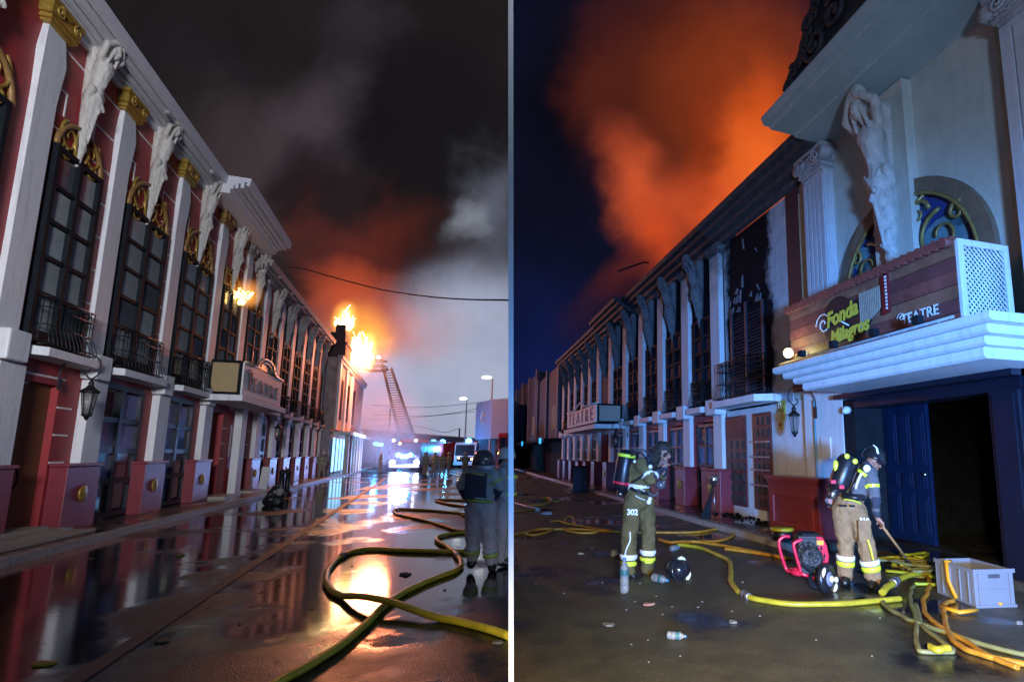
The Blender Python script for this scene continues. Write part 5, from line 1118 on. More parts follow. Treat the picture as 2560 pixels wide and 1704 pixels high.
for p,q,t,r,m in ((knL,anL,.48,.116,RFW),(knL,anL,.66,.113,RFY),(knR,anR,.60,.118,RFW),(knR,anR,.76,.114,RFY)): bandring(r2,p,q,t,r,.06,m)
b=loc(r2);b.tube([tuple(p) for p in catmull([K(465,1050,-.25),K(490,1130,-.26),K(520,1250,-.26)],5)],.026,6,flat=.4);b.build('leg_stripe',RFY,r2)
b=loc(r2);b.tube([tuple(p) for p in catmull([K(345,550,-.2),K(370,470,-.24),K(405,400,-.25)],5)],.032,6,flat=.4);b.ball(tuple(K(460,355,-.2)),.05,1,.5,1);b.build('back_stripe',RFW,r2)
b=loc(r2);b.tube([tuple(p) for p in catmull([K(235,655,-.15),K(320,665,-.22),K(400,700,-.2)],5)],.02,6,flat=.4);b.tube([tuple(K(375,370,-.2)),tuple(K(455,430,-.26))],.025,6);b.build('jacket_hem_band',RFY,r2)
b=loc(r2);b.tube([tuple(p) for p in catmull([K(250,620,-.1),K(330,635,-.2),K(420,640,-.18)],5)],.07,8,flat=.6);b.tube([tuple(K(400,350,-.1)),tuple(K(300,590,-.2))],.02,5);b.build('harness',PK,r2)
t_=K(290,240,-.06);q_=K(165,560,-.06);cy=pack(r2,t_,q_,0,0,.135,0)
b=loc(r2);b.ball(tuple(K(265,235,-.18)),.035,1,.5,1);b.ball(tuple(K(345,285,-.2)),.035,1,.5,1);b.ball(tuple(K(155,330,-.1)),.06,.6,.5,1.3);b.build('yellow_reflector',RFY,r2)
b=loc(r2)
for x,y in ((130,485),(212,536)): c0=K(x,y,-.2);b.box(c0.x-.03,c0.x+.03,c0.y-.01,c0.y+.01,c0.z-.022,c0.z+.022)
b.build('red_reflector',mat('red_tape',(.7,.02,.05),.4),r2)
b=loc(r2);b.lathe([(.02,-.05),(.045,-.05),(.05,0),(.045,.06),(.02,.07)],tuple(K(125,600,-.08)),(-.4,0,-1),12);b.build('valve',mat('brushed_steel',(.5,.5,.5)),r2)
b=loc(r2);b.tube([tuple(p) for p in catmull([K(150,640),K(70,640),K(60,690),K(110,720)],5)],.016,6);b.build('air_hose',PK,r2)
# helmet
hc=K(535,240);fw=(K(660,300)-K(480,230)).normalized();upv=Vector((fw.z*-1,0,fw.x)).normalized()
if upv.z<0: upv=-upv
b=loc(r2);b.lathe([(.158,-.05),(.162,-.03),(.15,.02),(.128,.08),(.085,.125),(.03,.145)],tuple(hc),tuple(upv),22);hm=b.build('helmet',CYL,r2)
b=loc(r2);c0=hc+upv*.01;b.tube([tuple(c0-fw*.10+upv*.115+Vector((0,-.10,0))),tuple(c0-fw*.06+upv*.09+Vector((0,-.128,0))),tuple(c0-fw*.03+upv*.02+Vector((0,-.155,0)))],.026,6,flat=.35);b.build('helmet_sticker',RFW,hm)
b=loc(r2);b.tube([tuple(c0+fw*.04+upv*(-.06)+Vector((0,-.13,0))),tuple(c0+fw*.15+upv*(-.06)),tuple(c0+fw*.04+upv*(-.06)+Vector((0,.13,0)))],.05,8,flat=.5);b.build('visor',TG,hm)
C_=[(hc+upv*-.06,hc+upv*-.10+fw*.03,.085,.06),(hc+upv*-.13+fw*.06,hc+upv*-.14+fw*.08,.03,.02),(hc+upv*-.08+fw*.1,hc+upv*-.1+fw*.11,.014,.014)]
me=fuse([(a-o_,b_-o_,x,y) for a,b_,x,y in C_],.01,0,1,2);me.materials.append(SK);link('head',me,r2)
hand(r2,K(592,872,-.22),K(640,930)-K(560,830),K(560,900)-K(600,860),.9,SK)
C_=[(K(95,640,.18)-o_,K(100,710,.16)-o_,.05,.045)];me=fuse(C_,.012,.004,20,1);me.materials.append(mat('pink_glove',(.35,.18,.17),.7));link('glove',me,r2)
tx=text_mesh('310',.085,.003,0,.004);o=link('number_patch',tx,r2);tx.materials.append(RFW);o.location=K(385,885,-.24)-o_;o.rotation_euler=(PI/2,.05,.1)
b=loc(r2);c0=K(430,960,-.22);b.box(c0.x-.075,c0.x+.075,c0.y-.03,c0.y+.03,c0.z-.14,c0.z+.12);b.box(c0.x-.08,c0.x+.08,c0.y-.045,c0.y-.031,c0.z+.06,c0.z+.125);b.build('cargo_pocket',TAN,r2,.015)
b=loc(r2);c0=K(230,720,-.2);b.box(c0.x-.045,c0.x+.045,c0.y-.0,c0.y+.02,c0.z-.012,c0.z+.012);c0=K(320,722,-.22);b.box(c0.x-.03,c0.x+.03,c0.y-.0,c0.y+.02,c0.z-.012,c0.z+.012);b.build('belt_loop',BLACK,r2)
pe=gnd(2288,1428);ps=K(560,850,-.23)
b=MB();b.tube([tuple(ps),tuple(pe+Vector((0,0,.02)))],.0165,8);tag(b.build('wooden_pole',mat('worn_timber',(.42,.22,.09),.6,var=.2)),'long wooden pole held by the bending firefighter, tip in the hose pile','pole')
# --- left firefighter from behind
f0=gnd(1205,1428);Y3=f0.y
def Q(x,y,dy=0.): return at(1100+x/4.61,1100+y/4.61,Y3+dy)
m3=[mat('khaki_turnout_cloth',(.36,.31,.28),.85,var=.2,bump=.5,bs=60),mat('grey_green_jacket',(.30,.31,.29),.85,var=.2,bump=.5,bs=60),BT,SK,mat('dull_silver_band',(.35,.36,.34),.4),mat('lime_band',(.28,.38,.06),.4),NV]
hipL=Q(395,790);hipR=Q(560,790);knL=Q(380,1020);knR=Q(560,1040);anL=Q(370,1330);anR=Q(590,1380)
pel=Q(475,770);ch=Q(460,470);sL=Q(325,400);sR=Q(610,400);eL=Q(250,520,-.02);eR=Q(690,530);wL=Q(300,650,.1);wR=Q(640,640,.12)
caps=[(pel,Q(470,620),.16,.165,0),(Q(470,740),Q(465,600),.185,.18,1,((.0,.0,5),)),(Q(465,600),ch,.18,.18,1),(ch,sL,.15,.10,1),(ch,sR,.15,.10,1),(ch,Q(480,280),.12,.075,1),(Q(480,280),Q(495,230),.07,.08,6),
 (sL,eL,.095,.08,1,((.5,.7,5),)),(eL,wL,.078,.055,6),(sR,eR,.095,.08,1,((.5,.7,5),)),(eR,wR,.078,.055,6),(pel,hipL,.15,.13,0),(pel,hipR,.15,.13,0),(hipL,knL,.135,.11,0),(knL,anL,.108,.095,0),(hipR,knR,.135,.11,0),(knR,anR,.108,.095,0),
 (anL,Q(365,1420),.08,.065,2),(Q(362,1425),Q(350,1405,.16),.055,.05,2),(anR,Q(600,1470),.08,.065,2),(Q(600,1475),Q(610,1455,.16),.055,.05,2)]
r3=figure('person',Vector((f0.x,f0.y,0)),caps,m3,'firefighter in a grey turnout jacket with lime bands standing with his back to us',vox=.02);o_=Vector(r3.location)
for z,r in ((380,.02),):
    pass
def flatband(root,P_,r,m,name): 
    b=loc(root);b.tube([tuple(p) for p in catmull(P_,6)],r,6,flat=1);return b.build(name,m,root)
flatband(r3,[Q(285,375,-.1),Q(380,385,-.175),Q(480,395,-.19),Q(590,412,-.14)],.016,m3[5],'shoulder_band');flatband(r3,[Q(315,690,-.14),Q(460,700,-.205),Q(600,712,-.12)],.02,m3[5],'hem_band')
flatband(r3,[Q(315,660,-.13),Q(460,670,-.2),Q(600,682,-.12)],.013,m3[4],'hem_band')
for p,q,t,r,m in ((knL,anL,.72,.108,m3[4]),(knL,anL,.88,.106,m3[5]),(knR,anR,.68,.11,m3[4]),(knR,anR,.84,.108,m3[5])): bandring(r3,p,q,t,r,.05,m)
b=loc(r3);c0=Q(405,520,-.19);b.box(c0.x-.15,c0.x+.16,c0.y,c0.y+.03,c0.z-.19,c0.z+.17);b.build('back_panel',m3[6],r3,.02)
b=loc(r3);hc=Q(500,215);b.lathe([(.15,-.09),(.162,-.07),(.15,.0),(.125,.07),(.08,.115),(.02,.13)],tuple(hc),(0,0,1),22);hm=b.build('helmet',mat('brown_helmet_shell',(.06,.05,.06),.25,bump=0),r3)
b=loc(r3);b.ball(tuple(hc+Vector((.07,-.13,0))),.03,1.3,.5,.6);b.build('helmet_reflector',mat('pale_reflector',(.7,.6,.4),.3),hm)
b=loc(r3);b.tube([tuple(hc+Vector((-.11,-.03,-.1))),tuple(hc+Vector((0,-.13,-.12))),tuple(hc+Vector((.12,-.03,-.1)))],.045,8);b.build('neck_guard',m3[1],hm)
b=loc(r3);b.ball(tuple(Q(545,315,-.16)),.05,1.5,.5,.6);b.build('collar_patch',mat('pale_patch',(.6,.6,.6),.5),r3)
for p,n_ in ((wL,-1),(wR,1)): hand(r3,p+Vector((0,.05,-.03)),Vector((-.3*n_,.5,-.6)),Vector((-n_,0,0)),.7,mat('dark_glove',(.03,.03,.035),.7),r=.012,thumb=n_)
# --- generic background crew
def standing(h,yaw=0.):
    s_=h/1.75;c_=[((0,0,.95),(0,0,1.2),.15,.16,1),((0,0,1.2),(0,0,1.4),.17,.13,1),((-.18,0,1.38),(.18,0,1.38),.08,.08,1),((0,0,1.42),(0,0,1.55),.06,.06,3),((-.2,0,1.38),(-.27,.02,1.1),.075,.065,1),((-.27,.02,1.1),(-.2,-.12,.92),.06,.045,1),((.2,0,1.38),(.27,.02,1.1),.075,.065,1),((.27,.02,1.1),(.22,-.05,.85),.06,.045,1),
     ((-.09,0,.92),(-.12,0,.5),.125,.1,0),((-.12,0,.5),(-.12,.02,.12),.095,.08,0),((.09,0,.92),(.14,-.03,.5),.125,.1,0),((.14,-.03,.5),(.15,.03,.12),.095,.08,0),((-.12,0,.06),(-.12,-.14,.05),.055,.045,2),((.15,0,.06),(.16,-.14,.05),.055,.045,2)]
    return [(Vector(a)*s_,Vector(b_)*s_,r*s_,q*s_,m) for a,b_,r,q,m in c_]
base=None;proto=None
specs=[(802,1196,.4,'crew member standing on the far left pavement near the lit shopfronts'),(812,1193,2.6,'second crew member close behind on the far left pavement'),(1062,1190,1.2,'crew member crouched look beside the red engine right of the ladder'),(1085,1186,3.,'crew member between the ladder engine and the flood lamp'),(1104,1188,.2,'crew member in front of the blue beacons right of the ladder'),(1121,1190,2.,'crew member just left of the blinding flood lamp'),(1161,1190,.9,'crew member left of the nearest left firefighter helmet'),(950,1182,1.5,'faint crew member in the glare left of the ladder engine')]
for k,(x,y,rz,lab) in enumerate(specs):
    g0=gnd(x,y)
    if proto is None:
        proto=figure('person',Vector((0,0,0)),standing(1.75),[m3[0],m3[1],BT,SK],lab,vox=.035,group='crew working round the far engines')
        hb=MB();hb.lathe([(.14,-.05),(.14,0),(.11,.09),(.04,.13)],(0,0,1.62),(0,0,1),12);hb.build('helmet',mat('pale_helmet',(.45,.42,.35),.3,bump=0),proto)
        bb=MB();bb.lathe([(.178,1.02),(.18,1.06)],(0,0,0),(0,0,1),12);bb.lathe([(.178,1.28),(.18,1.32)],(0,0,0),(0,0,1),12);bb.build('vest_band',RFY,proto);o=proto
    else:
        o=proto.copy();COL.objects.link(o)
        for ch_ in list(proto.children):
            c_=ch_.copy();COL.objects.link(c_);c_.parent=o
    o.location=g0;o.rotation_euler=(0,0,rz);o['label']=lab
# second near firefighter, side on, at the right edge
o=proto.copy();COL.objects.link(o);g0=gnd(1257,1412)
for ch_ in list(proto.children):
    c_=ch_.copy();COL.objects.link(c_);c_.parent=o
o.location=g0;o.rotation_euler=(0,0,PI/2);o['label']='second near firefighter seen side on at the right edge of the left street';del o['group']
# ------------------------------------------------------------------ hoses
HY=mat('yellow_hose',(.42,.34,.02),.42,var=.25,vs=8,bump=.25,bs=70);HO=mat('orange_hose',(.50,.22,.02),.45,var=.3,vs=8,bump=.25,bs=70);HG=mat('dirty_green_hose',(.20,.19,.07),.5,var=.35,vs=8,bump=.2,bs=70);HYL=mat('lightened_yellow_hose',(.72,.56,.03),.42,var=.3,vs=8,bump=.25,bs=70,dirt=.3);HOL=mat('lightened_orange_hose',(.75,.33,.03),.45,var=.3,vs=8,dirt=.3);HW=mat('pale_hose',(.6,.6,.62),.4)  # left street's hose colours lightened to make up for weak light there
def hose(px,r,m,label,grp,lift=None,fl=.85,z0=0.):
    P_=[gnd(x,y,r) for x,y in px];P_=catmull(P_,10)
    w0=random.random()*9
    for i,p in enumerate(P_):
        p.z=r*fl+z0;p.x+=.018*noise.noise(Vector((i*.16,w0,0)));p.y+=.02*noise.noise(Vector((i*.16,w0,5)))
    if lift:
        for a,b_,h in lift:
            for i in range(len(P_)):
                t=i/(len(P_)-1)
                if a<t<b_: P_[i].z+=h*math.sin(PI*(t-a)/(b_-a))
    c0=Vector((P_[0].x,P_[0].y,0));b=MB(lambda x,y,z:(x-c0.x,y-c0.y,z));b.tube([tuple(p) for p in P_],[r*(1+.07*noise.noise(Vector((i*.3,w0,2)))) for i in range(len(P_))],10,flat=fl)
    o=b.build('fire_hose',m);o.location=c0
    if r>.033 and len(P_)>40:
        i=int(len(P_)*.62);d_=(P_[i+1]-P_[i]).normalized();b=MB();b.lathe([(r*.9,-.09),(r*1.25,-.085),(r*1.25,-.03),(r*1.1,-.025),(r*1.1,.025),(r*1.25,.03),(r*1.25,.085),(r*.9,.09)],tuple(P_[i]-c0),tuple(d_),12);b.build('coupling',mat('dull_alloy',(.32,.32,.33),.4,metal=.8),o)
    return tag(o,label,'hose',grp)
z6=lambda P_:[(640+x/3.111,1200+y/3.111) for x,y in P_]
gl='fire hoses on the left street'
hose(z6([(40,1640),(180,1560),(400,1435),(640,1285),(830,1130),(1000,965),(1200,840),(1400,755),(1560,690),(1590,640),(1560,575),(1490,515),(1420,475),(1410,445),(1480,420),(1650,405),(1975,425)]),.040,HYL,'thick yellow hose running from the bottom edge in an S past the firefighter',gl)
hose(z6([(1978,1205),(1700,1120),(1400,1060),(1000,985),(780,935),(640,880),(560,810),(545,740),(590,650),(720,560),(900,530),(1100,540),(1400,548),(1640,550),(1720,556)]),.042,HYL,'thick yellow hose looping left in the foreground and crossing over the other',gl,[(.14,.34,.075)])
hose(z6([(1978,310),(1650,262),(1400,235),(1200,222),(1100,220),(1072,238),(1110,268),(1250,295),(1400,335),(1560,385),(1680,400)]),.036,HOL,'orange hose with a sharp bend behind the loops on the left street',gl)
hose(z6([(1978,262),(1800,240),(1650,205),(1500,182),(1400,155),(1480,148),(1650,158),(1978,190)]),.036,HOL,'farthest orange hose folded flat beside the firefighter',gl)
hose(z6([(1978,345),(1880,300),(1760,285),(1600,270)]),.034,HY,'short stretch of yellow hose behind the firefighter legs',gl)
gr='fire hoses on the right street'
z8=lambda P_:[(1280+x/3.379,1240+y/3.379) for x,y in P_];z5=lambda P_:[(1700+x/3.564,960+y/3.564) for x,y in P_];z6b=lambda P_:[(2000+x/3.136,1060+y/3.136) for x,y in P_]
hose(z8([(0,325),(100,305),(260,280),(450,275),(700,285),(950,300),(1230,303),(1550,300),(1700,278),(1800,262),(1880,268)]),.030,HO,'orange hose running straight behind the 302 firefighter to the kerb',gr)
hose(z8([(130,335),(200,335),(300,310),(340,285),(200,290),(120,325)]),.028,HO,'small orange hose loop lying left of the 302 firefighter',gr,z0=.03)
hose(z8([(330,210),(400,205),(450,225),(500,235),(560,245),(700,270),(860,290)]),.024,HO,'thin orange hose with its nozzle end behind the 302 firefighter',gr)
hose(z8([(455,300),(560,318),(680,318),(720,300),(600,290),(470,285)]),.030,HO,'flattened orange hose fold just left of the 302 firefighter',gr,z0=.03)
hose(z8([(450,225),(455,190),(490,183),(520,195),(530,230)]),.018,HO,'small upright orange hose loop near the nozzle',gr,[(.1,.9,.05)])
hose(z8([(0,45),(60,65),(130,85),(205,100)]),.034,HW,'pale whitish hose end at the far left of the right street',gr)  # hose is whitish along its whole length
hose(z8([(110,75),(200,72),(280,68),(325,50),(330,25),(300,10),(255,12)]),.040,HO,'orange hose curling up at its end, far left of the right street',gr)
hose(z8([(0,128),(90,122),(190,105)]),.030,HO,'short orange hose stub under the pale whitish hose',gr)
hose(z8([(320,38),(380,40),(435,32)]),.022,HY,'thin yellow hose tail beyond the curled orange hose',gr)
hose(z8([(1240,360),(1330,385),(1480,380),(1600,385),(1760,410),(2100,475)])+z5([(400,1460),(700,1500),(900,1535),(1000,1552)]),.033,HO,'bright orange hose running right to the red fan',gr)
hose(z8([(1400,405),(1500,415),(1620,440),(1760,500),(1830,545),(1850,620),(1850,700),(1880,770),(1960,825),(2100,870)])+[(2000,1508),(2120,1505),(2210,1497),(2250,1494)],.036,HY,'long yellow hose bending round and running along before the red fan',gr)
hose(z8([(1430,395),(1560,378),(1700,378),(1800,360),(1860,335),(1885,310)]),.028,HO,'orange hose branch curving up onto the kerb',gr)
hose(z6b([(1010,1180),(900,1215),(800,1262),(700,1310),(645,1345)]),.042,HY,'thick pale yellow hose end pointing left out of the hose pile',gr,[(0,1,.05)],z0=.04)
hose(z6b([(650,1340),(645,1375),(680,1430),(800,1500),(900,1545),(1010,1580),(1250,1660),(1500,1740),(1800,1810)]),.026,HG,'grey green hose sweeping from the pile down to the bottom right',gr)
hose(z6b([(900,1250),(872,1290),(865,1350),(885,1440),(905,1540),(915,1700),(960,1775),(1160,1778),(1190,1760),(1080,1680),(960,1560),(905,1400)]),.024,HG,'dirty green hose dropping to a loop in front of the crate',gr)
hose(z6b([(1000,1190),(1015,1240),(1000,1310),(965,1390),(975,1470),(1040,1535),(1120,1590),(1300,1700),(1500,1820),(1700,1900)]),.026,HO,'orange brown hose curving down from the pile behind the green ones',gr)
hose(z6b([(1200,1378),(1140,1400),(1125,1450),(1130,1520),(1160,1620),(1240,1720),(1420,1800),(1800,1880)]),.028,HO,'orange hose leaving the strap end and running off bottom right',gr)
hose([(2320,1622),(2345,1630),(2372,1626)],.034,HY,'short yellow coupling piece in front of the hose pile',gr,z0=.03)
rnd=random.Random(11)
for k in range(11):
    x0=rnd.uniform(600,860);y0=rnd.uniform(1060,1150);x1=rnd.uniform(960,1120);y1=y0+rnd.uniform(-10,90)
    P_=[(x0,y0),((x0+x1)/2+rnd.uniform(-60,60),(y0+y1)/2+rnd.uniform(-25,25)),(x1,y1),(x1-30,y1+35),((x0+x1)/2,y1+rnd.uniform(20,60))]
    hose(z6b(P_),.024,[HG,mat('lime_hose',(.38,.48,.03),.4,var=.2),HG,HY][k%4],'tangled green and yellow hose strand heaped between the pole tip and the crate','hose strands heaped before the crate',z0=.01+.028*(k%5))
# ------------------------------------------------------------------ crate
A_=gnd(2441,1519);B_=gnd(2514,1497);C0=gnd(2361,1474);ex=(B_-A_);ex.z=0;wx_=ex.length;ex.normalize();ey=(C0-A_);ey.z=0;dy_=ey.length;ey=Vector((-ex.y,ex.x,0))
ex=Vector((math.cos(.10),math.sin(.10),0));wx_=.46
cr_=thing('plastic_crate','open grey plastic crate with an orange strap over its side, lower right','crate',A_,math.atan2(ex.y,ex.x))
hC=at(2427,1421,A_.y).z*.97;wC=wx_;dC=.66;GP=mat('grey_crate_plastic',(.19,.195,.22),.45,var=.06,bump=.08);GD=mat('dark_crate_gap',(.06,.06,.07),.6)
b=MB();t=.02
b.box(0,wC,0,t,.0,hC);b.box(0,wC,dC-t,dC,0,hC);b.box(0,t,t,dC-t,0,hC);b.box(wC-t,wC,t,dC-t,0,hC);b.box(t,wC-t,t,dC-t,0,.02);b.build('crate_shell',GP,cr_,.006)
b=MB();b.box(-.015,wC+.015,-.015,-.0005,hC-.035,hC+.008);b.box(-.015,-.0005,-.0,dC,hC-.035,hC+.008);b.box(-.01,wC+.01,-.01,-.0005,.0,.03)
for x in (.04,wC-.06): b.box(x,x+.015,-.012,-.0005,.03,hC-.035)
b.box(.06,wC-.065,-.01,-.0005,hC*.48,hC*.5)
for y in (.08,.22,.38,.52): b.box(-.012,-.0005,y,y+.015,.03,hC-.035)
b.build('crate_rib',GP,cr_)
b=MB();b.box(wC*.36,wC*.64,-.014,-.0125,hC*.78,hC*.88);b.build('handle_slot',GD,cr_)
b=MB();b.tube([(-.03,dC*.62,hC+.01),(-.03,dC*.6,hC*.5),(-.03,dC*.42,.03)],.032,6,flat=.5);b.tube([(-.02,dC*.62,hC+.01),(.06,dC*.7,hC+.01)],.03,6,flat=.5);st_=b.build('orange_strap',mat('orange_strap_web',(.75,.30,.01),.5,var=.1));st_.location=A_;st_.rotation_euler=cr_.rotation_euler;tag(st_,'orange webbing strap hanging over the left side of the grey crate','strap')
def plank(px,r,lab):
    P_=[gnd(x,y,.03) for x,y in px];c0=Vector((P_[0].x,P_[0].y,0));b=MB(lambda x,y,z:(x-c0.x,y-c0.y,z));b.tube([(p.x,p.y,.035) for p in P_],r,6,flat=.6);o=b.build('hose_strap',mat('orange_strap_web',(.75,.30,.01)));o.location=c0;tag(o,lab,'strap')
plank(z6b([(1110,1430),(1250,1475),(1380,1455)]),.038,'flat orange strap on the ground under the near corner of the crate');plank(z6b([(1550,1410),(1640,1380)]),.035,'short orange strap end at the right foot of the crate');plank(z6b([(1605,1270),(1700,1242)]),.03,'far orange strap end right of the crate')
# ------------------------------------------------------------------ ventilation fan
z9=lambda x,y:(1900+x/7.126,1280+y/7.126)
g0=gnd(*z9(900,1350));YF=g0.y
fan=thing('ventilation_fan','red framed motor fan with black engine and wheeled base beside the bending firefighter','fan',(g0.x,g0.y,0));o_=Vector(fan.location)
def V(x,y,dy=0.): return at(*z9(x,y),YF+dy)
RD=mat('red_enamel',(.55,.015,.045),.3,var=.1,bump=.02);CRM=mat('cream_reflector',(.8,.78,.5),.4,bump=.02)
b=loc(fan)
b.tube([tuple(p) for p in catmull([V(530,430,.1),V(430,430,.1),V(345,500,.1),V(350,640,.1),V(400,820,.1),V(470,1010,.1),V(530,1050,.05)],5)],.022,8);b.tube([tuple(p) for p in catmull([V(760,480,-.1),V(650,520,-.1),V(600,580,-.1),V(640,760,-.1),V(700,960,-.1),V(720,1060,-.1)],5)],.022,8)
b.tube([tuple(V(500,1050,.1)),tuple(V(720,1085,-.1))],.03,8);b.tube([tuple(V(530,1010,.1)),tuple(V(720,1020,-.05))],.022,8);b.tube([tuple(V(530,1085,.1)),tuple(V(700,1100,-.1))],.022,8);b.tube([tuple(V(720,1085,-.1)),tuple(V(1000,1180,-.05))],.022,8);b.build('tube_frame',RD,fan)
b=loc(fan);cE=V(860,700,0);b.box(cE.x-.14,cE.x+.15,cE.y-.1,cE.y+.14,cE.z-.24,cE.z+.2);b.lathe([(.05,-.04),(.12,-.03),(.14,-.01),(.14,.04),(.1,.06)],tuple(cE+Vector((0,-.11,-.05))),(-.1,-1,0),20);b.box(cE.x-.1,cE.x+.1,cE.y-.13,cE.y-.1,cE.z+.08,cE.z+.17);b.build('fan_drum',mat('matte_black_metal',(.02,.02,.022),.6,var=.5,bump=.3),fan)
axd=Vector((-.25,-1,.05)).normalized();e1d=(Vector((0,0,1))-axd*axd.z).normalized();e2d=axd.cross(e1d)
for rr_ in (.05,.09,.13):
    b=loc(fan);b.tube([tuple(cE+axd*(.19-.2*rr_)+(e1d*math.cos(2*PI*q/16)+e2d*math.sin(2*PI*q/16))*rr_) for q in range(17)],.006,4);b.build('guard_ring',IRON,fan)
for q in range(6):
    t_=q*PI/6;b=loc(fan);b.tube([tuple(cE+axd*.17+(e1d*math.cos(t_)+e2d*math.sin(t_))*r_) for r_ in (-.13,-.07,.07,.13)],.005,4);b.build('guard_spoke',BLACK,fan)
b=loc(fan);cE2=V(880,560,.05);b.box(cE2.x-.12,cE2.x+.1,cE2.y-.1,cE2.y+.15,cE2.z-.05,cE2.z+.14);b.tube([tuple(V(760,900,-.1)),tuple(V(900,1020,-.15)),tuple(V(1000,900,-.1))],.05,8);
for k in range(8): b.tube([tuple(V(760+18*k,700,-.12)),tuple(V(770+18*k,850,-.13))],.006,4)
b.build('engine_block',BLACK,fan,.01)
b=loc(fan);pp=[V(1000,430,-.12),V(1120,440,-.12),V(1200,600,-.12),V(1235,780,-.12),V(1225,890,-.12),V(1105,965,-.12),V(1060,850,-.12),V(1030,650,-.12)]
fr1=[b.v(tuple(p)) for p in pp];fr2=[b.v(tuple(p+Vector((.0,.14,0)))) for p in pp];b.bm.faces.new(fr1);b.bm.faces.new(fr2[::-1])
for i in range(8): b.bm.faces.new((fr1[i],fr1[(i+1)%8],fr2[(i+1)%8],fr2[i]))
b.build('red_cowl',RD,fan,.012)
b=loc(fan)
for (x0,y0,x1,y1) in ((1080,610,1110,670),(1140,740,1165,820)): 
    p=V(x0,y0,-.13);q=V(x1,y1,-.13);b.box(p.x,q.x,p.y-.002,p.y+.01,q.z,p.z)
p=V(1075,840,-.13);q=V(1160,850,-.13);b.tube([tuple(p),tuple(q)],.006,4);b.build('cowl_vent',BLACK,fan)
b=loc(fan);p=V(1010,500,-.135);q=V(1135,580,-.135);b.box(p.x,q.x,p.y-.002,p.y+.01,q.z,p.z);b.build('amber_plate',mat('amber_plate',(.7,.30,.01),.4),fan)
wc=V(1180,1180,-.2)
b=loc(fan);b.lathe([(.03,-.04),(.11,-.045),(.17,-.04),(.185,0),(.17,.04),(.11,.045),(.03,.04)],tuple(wc),(.85,-.9,.1),26);wh_=b.build('wheel',PK,fan)
ax_=Vector((.85,-.9,.1)).normalized();e1=(Vector((0,0,1))-ax_*ax_.z).normalized();e2=ax_.cross(e1)
b=loc(fan);b.lathe([(.0,.046),(.085,.047),(.085,.052),(.0,.06)],tuple(wc),tuple(ax_),20);b.build('hub_disc',mat('violet_grey_disc',(.20,.20,.32),.4),wh_)
b=loc(fan);b.lathe([(.035,.06),(.04,.075),(.03,.09),(.015,.09),(.015,.11),(.032,.115),(.034,.14),(.012,.15)],tuple(wc),tuple(ax_),14);b.build('hub_cap',CRM,wh_)
for t0 in (.9,3.9):
    b=loc(fan);ps=[wc+ax_*.048+(e1*math.cos(t0+q)+e2*math.sin(t0+q))*.162 for q in (-.42,-.2,0,.2,.42)];b.tube([tuple(p) for p in ps],[.004,.02,.024,.02,.004],6,flat=1);b.build('wheel_reflector',CRM,wh_)
b=loc(fan)
for k in range(5): b.tube([tuple(p) for p in catmull([V(900+20*k,1080,-.1),V(860+15*k,1200,-.2),V(930+20*k,1330,-.25),V(1000+10*k,1370,-.22)],4)],.007,4)
b.build('engine_cable',BLACK,fan)
# yellow topped drum behind the fan
g1=gnd(1956,1352,.12);yd=thing('hose_reel','low black reel with a yellow rim standing behind the red fan','reel',(g1.x,g1.y,.12));zz=at(1956,1322,g1.y).z-.12
b=MB();b.lathe([(.05,0),(.16,.02),(.18,.08),(.18,zz-.05),(.16,zz-.02)],(0,0,0),(0,0,1),20);b.build('reel_body',PK,yd);b=MB();b.lathe([(.15,zz-.02),(.2,zz-.02),(.21,zz+.01),(.19,zz+.035),(.05,zz+.03)],(0,0,0),(0,0,1),20);b.build('yellow_rim',mat('yellow_rim',(.45,.38,.02),.4),yd)
# reflective helmet lying on the road
hc=gnd(1696,1447);hl=thing('fire_helmet','black fire helmet with cream reflective patches lying on the road by the 302 firefighter','helmet',hc)
b=MB();b.ball((0,0,.13),.15,1.1,1,.9,20,14);b.lathe([(.15,-.0),(.17,.0),(.175,.015),(.15,.02)],(0.02,-.02,.12),(.7,-.7,.2),22);b.build('helmet_shell',CYL,hl)
for t0,zc_ in ((0.3,0),(2.2,0)):
    axh=Vector((.7,-.7,.2)).normalized();e1=(Vector((0,0,1))-axh*axh.z).normalized();e2=axh.cross(e1);b=MB();ps=[Vector((.02,-.02,.12))+axh*.03+(e1*math.cos(-t0+q)+e2*math.sin(-t0+q))*.15 for q in (-.5,-.25,0,.25,.5)];b.tube([tuple(p) for p in ps],[.012,.03,.034,.03,.012],6,flat=.8);b.build('helmet_reflector',CRM,hl)
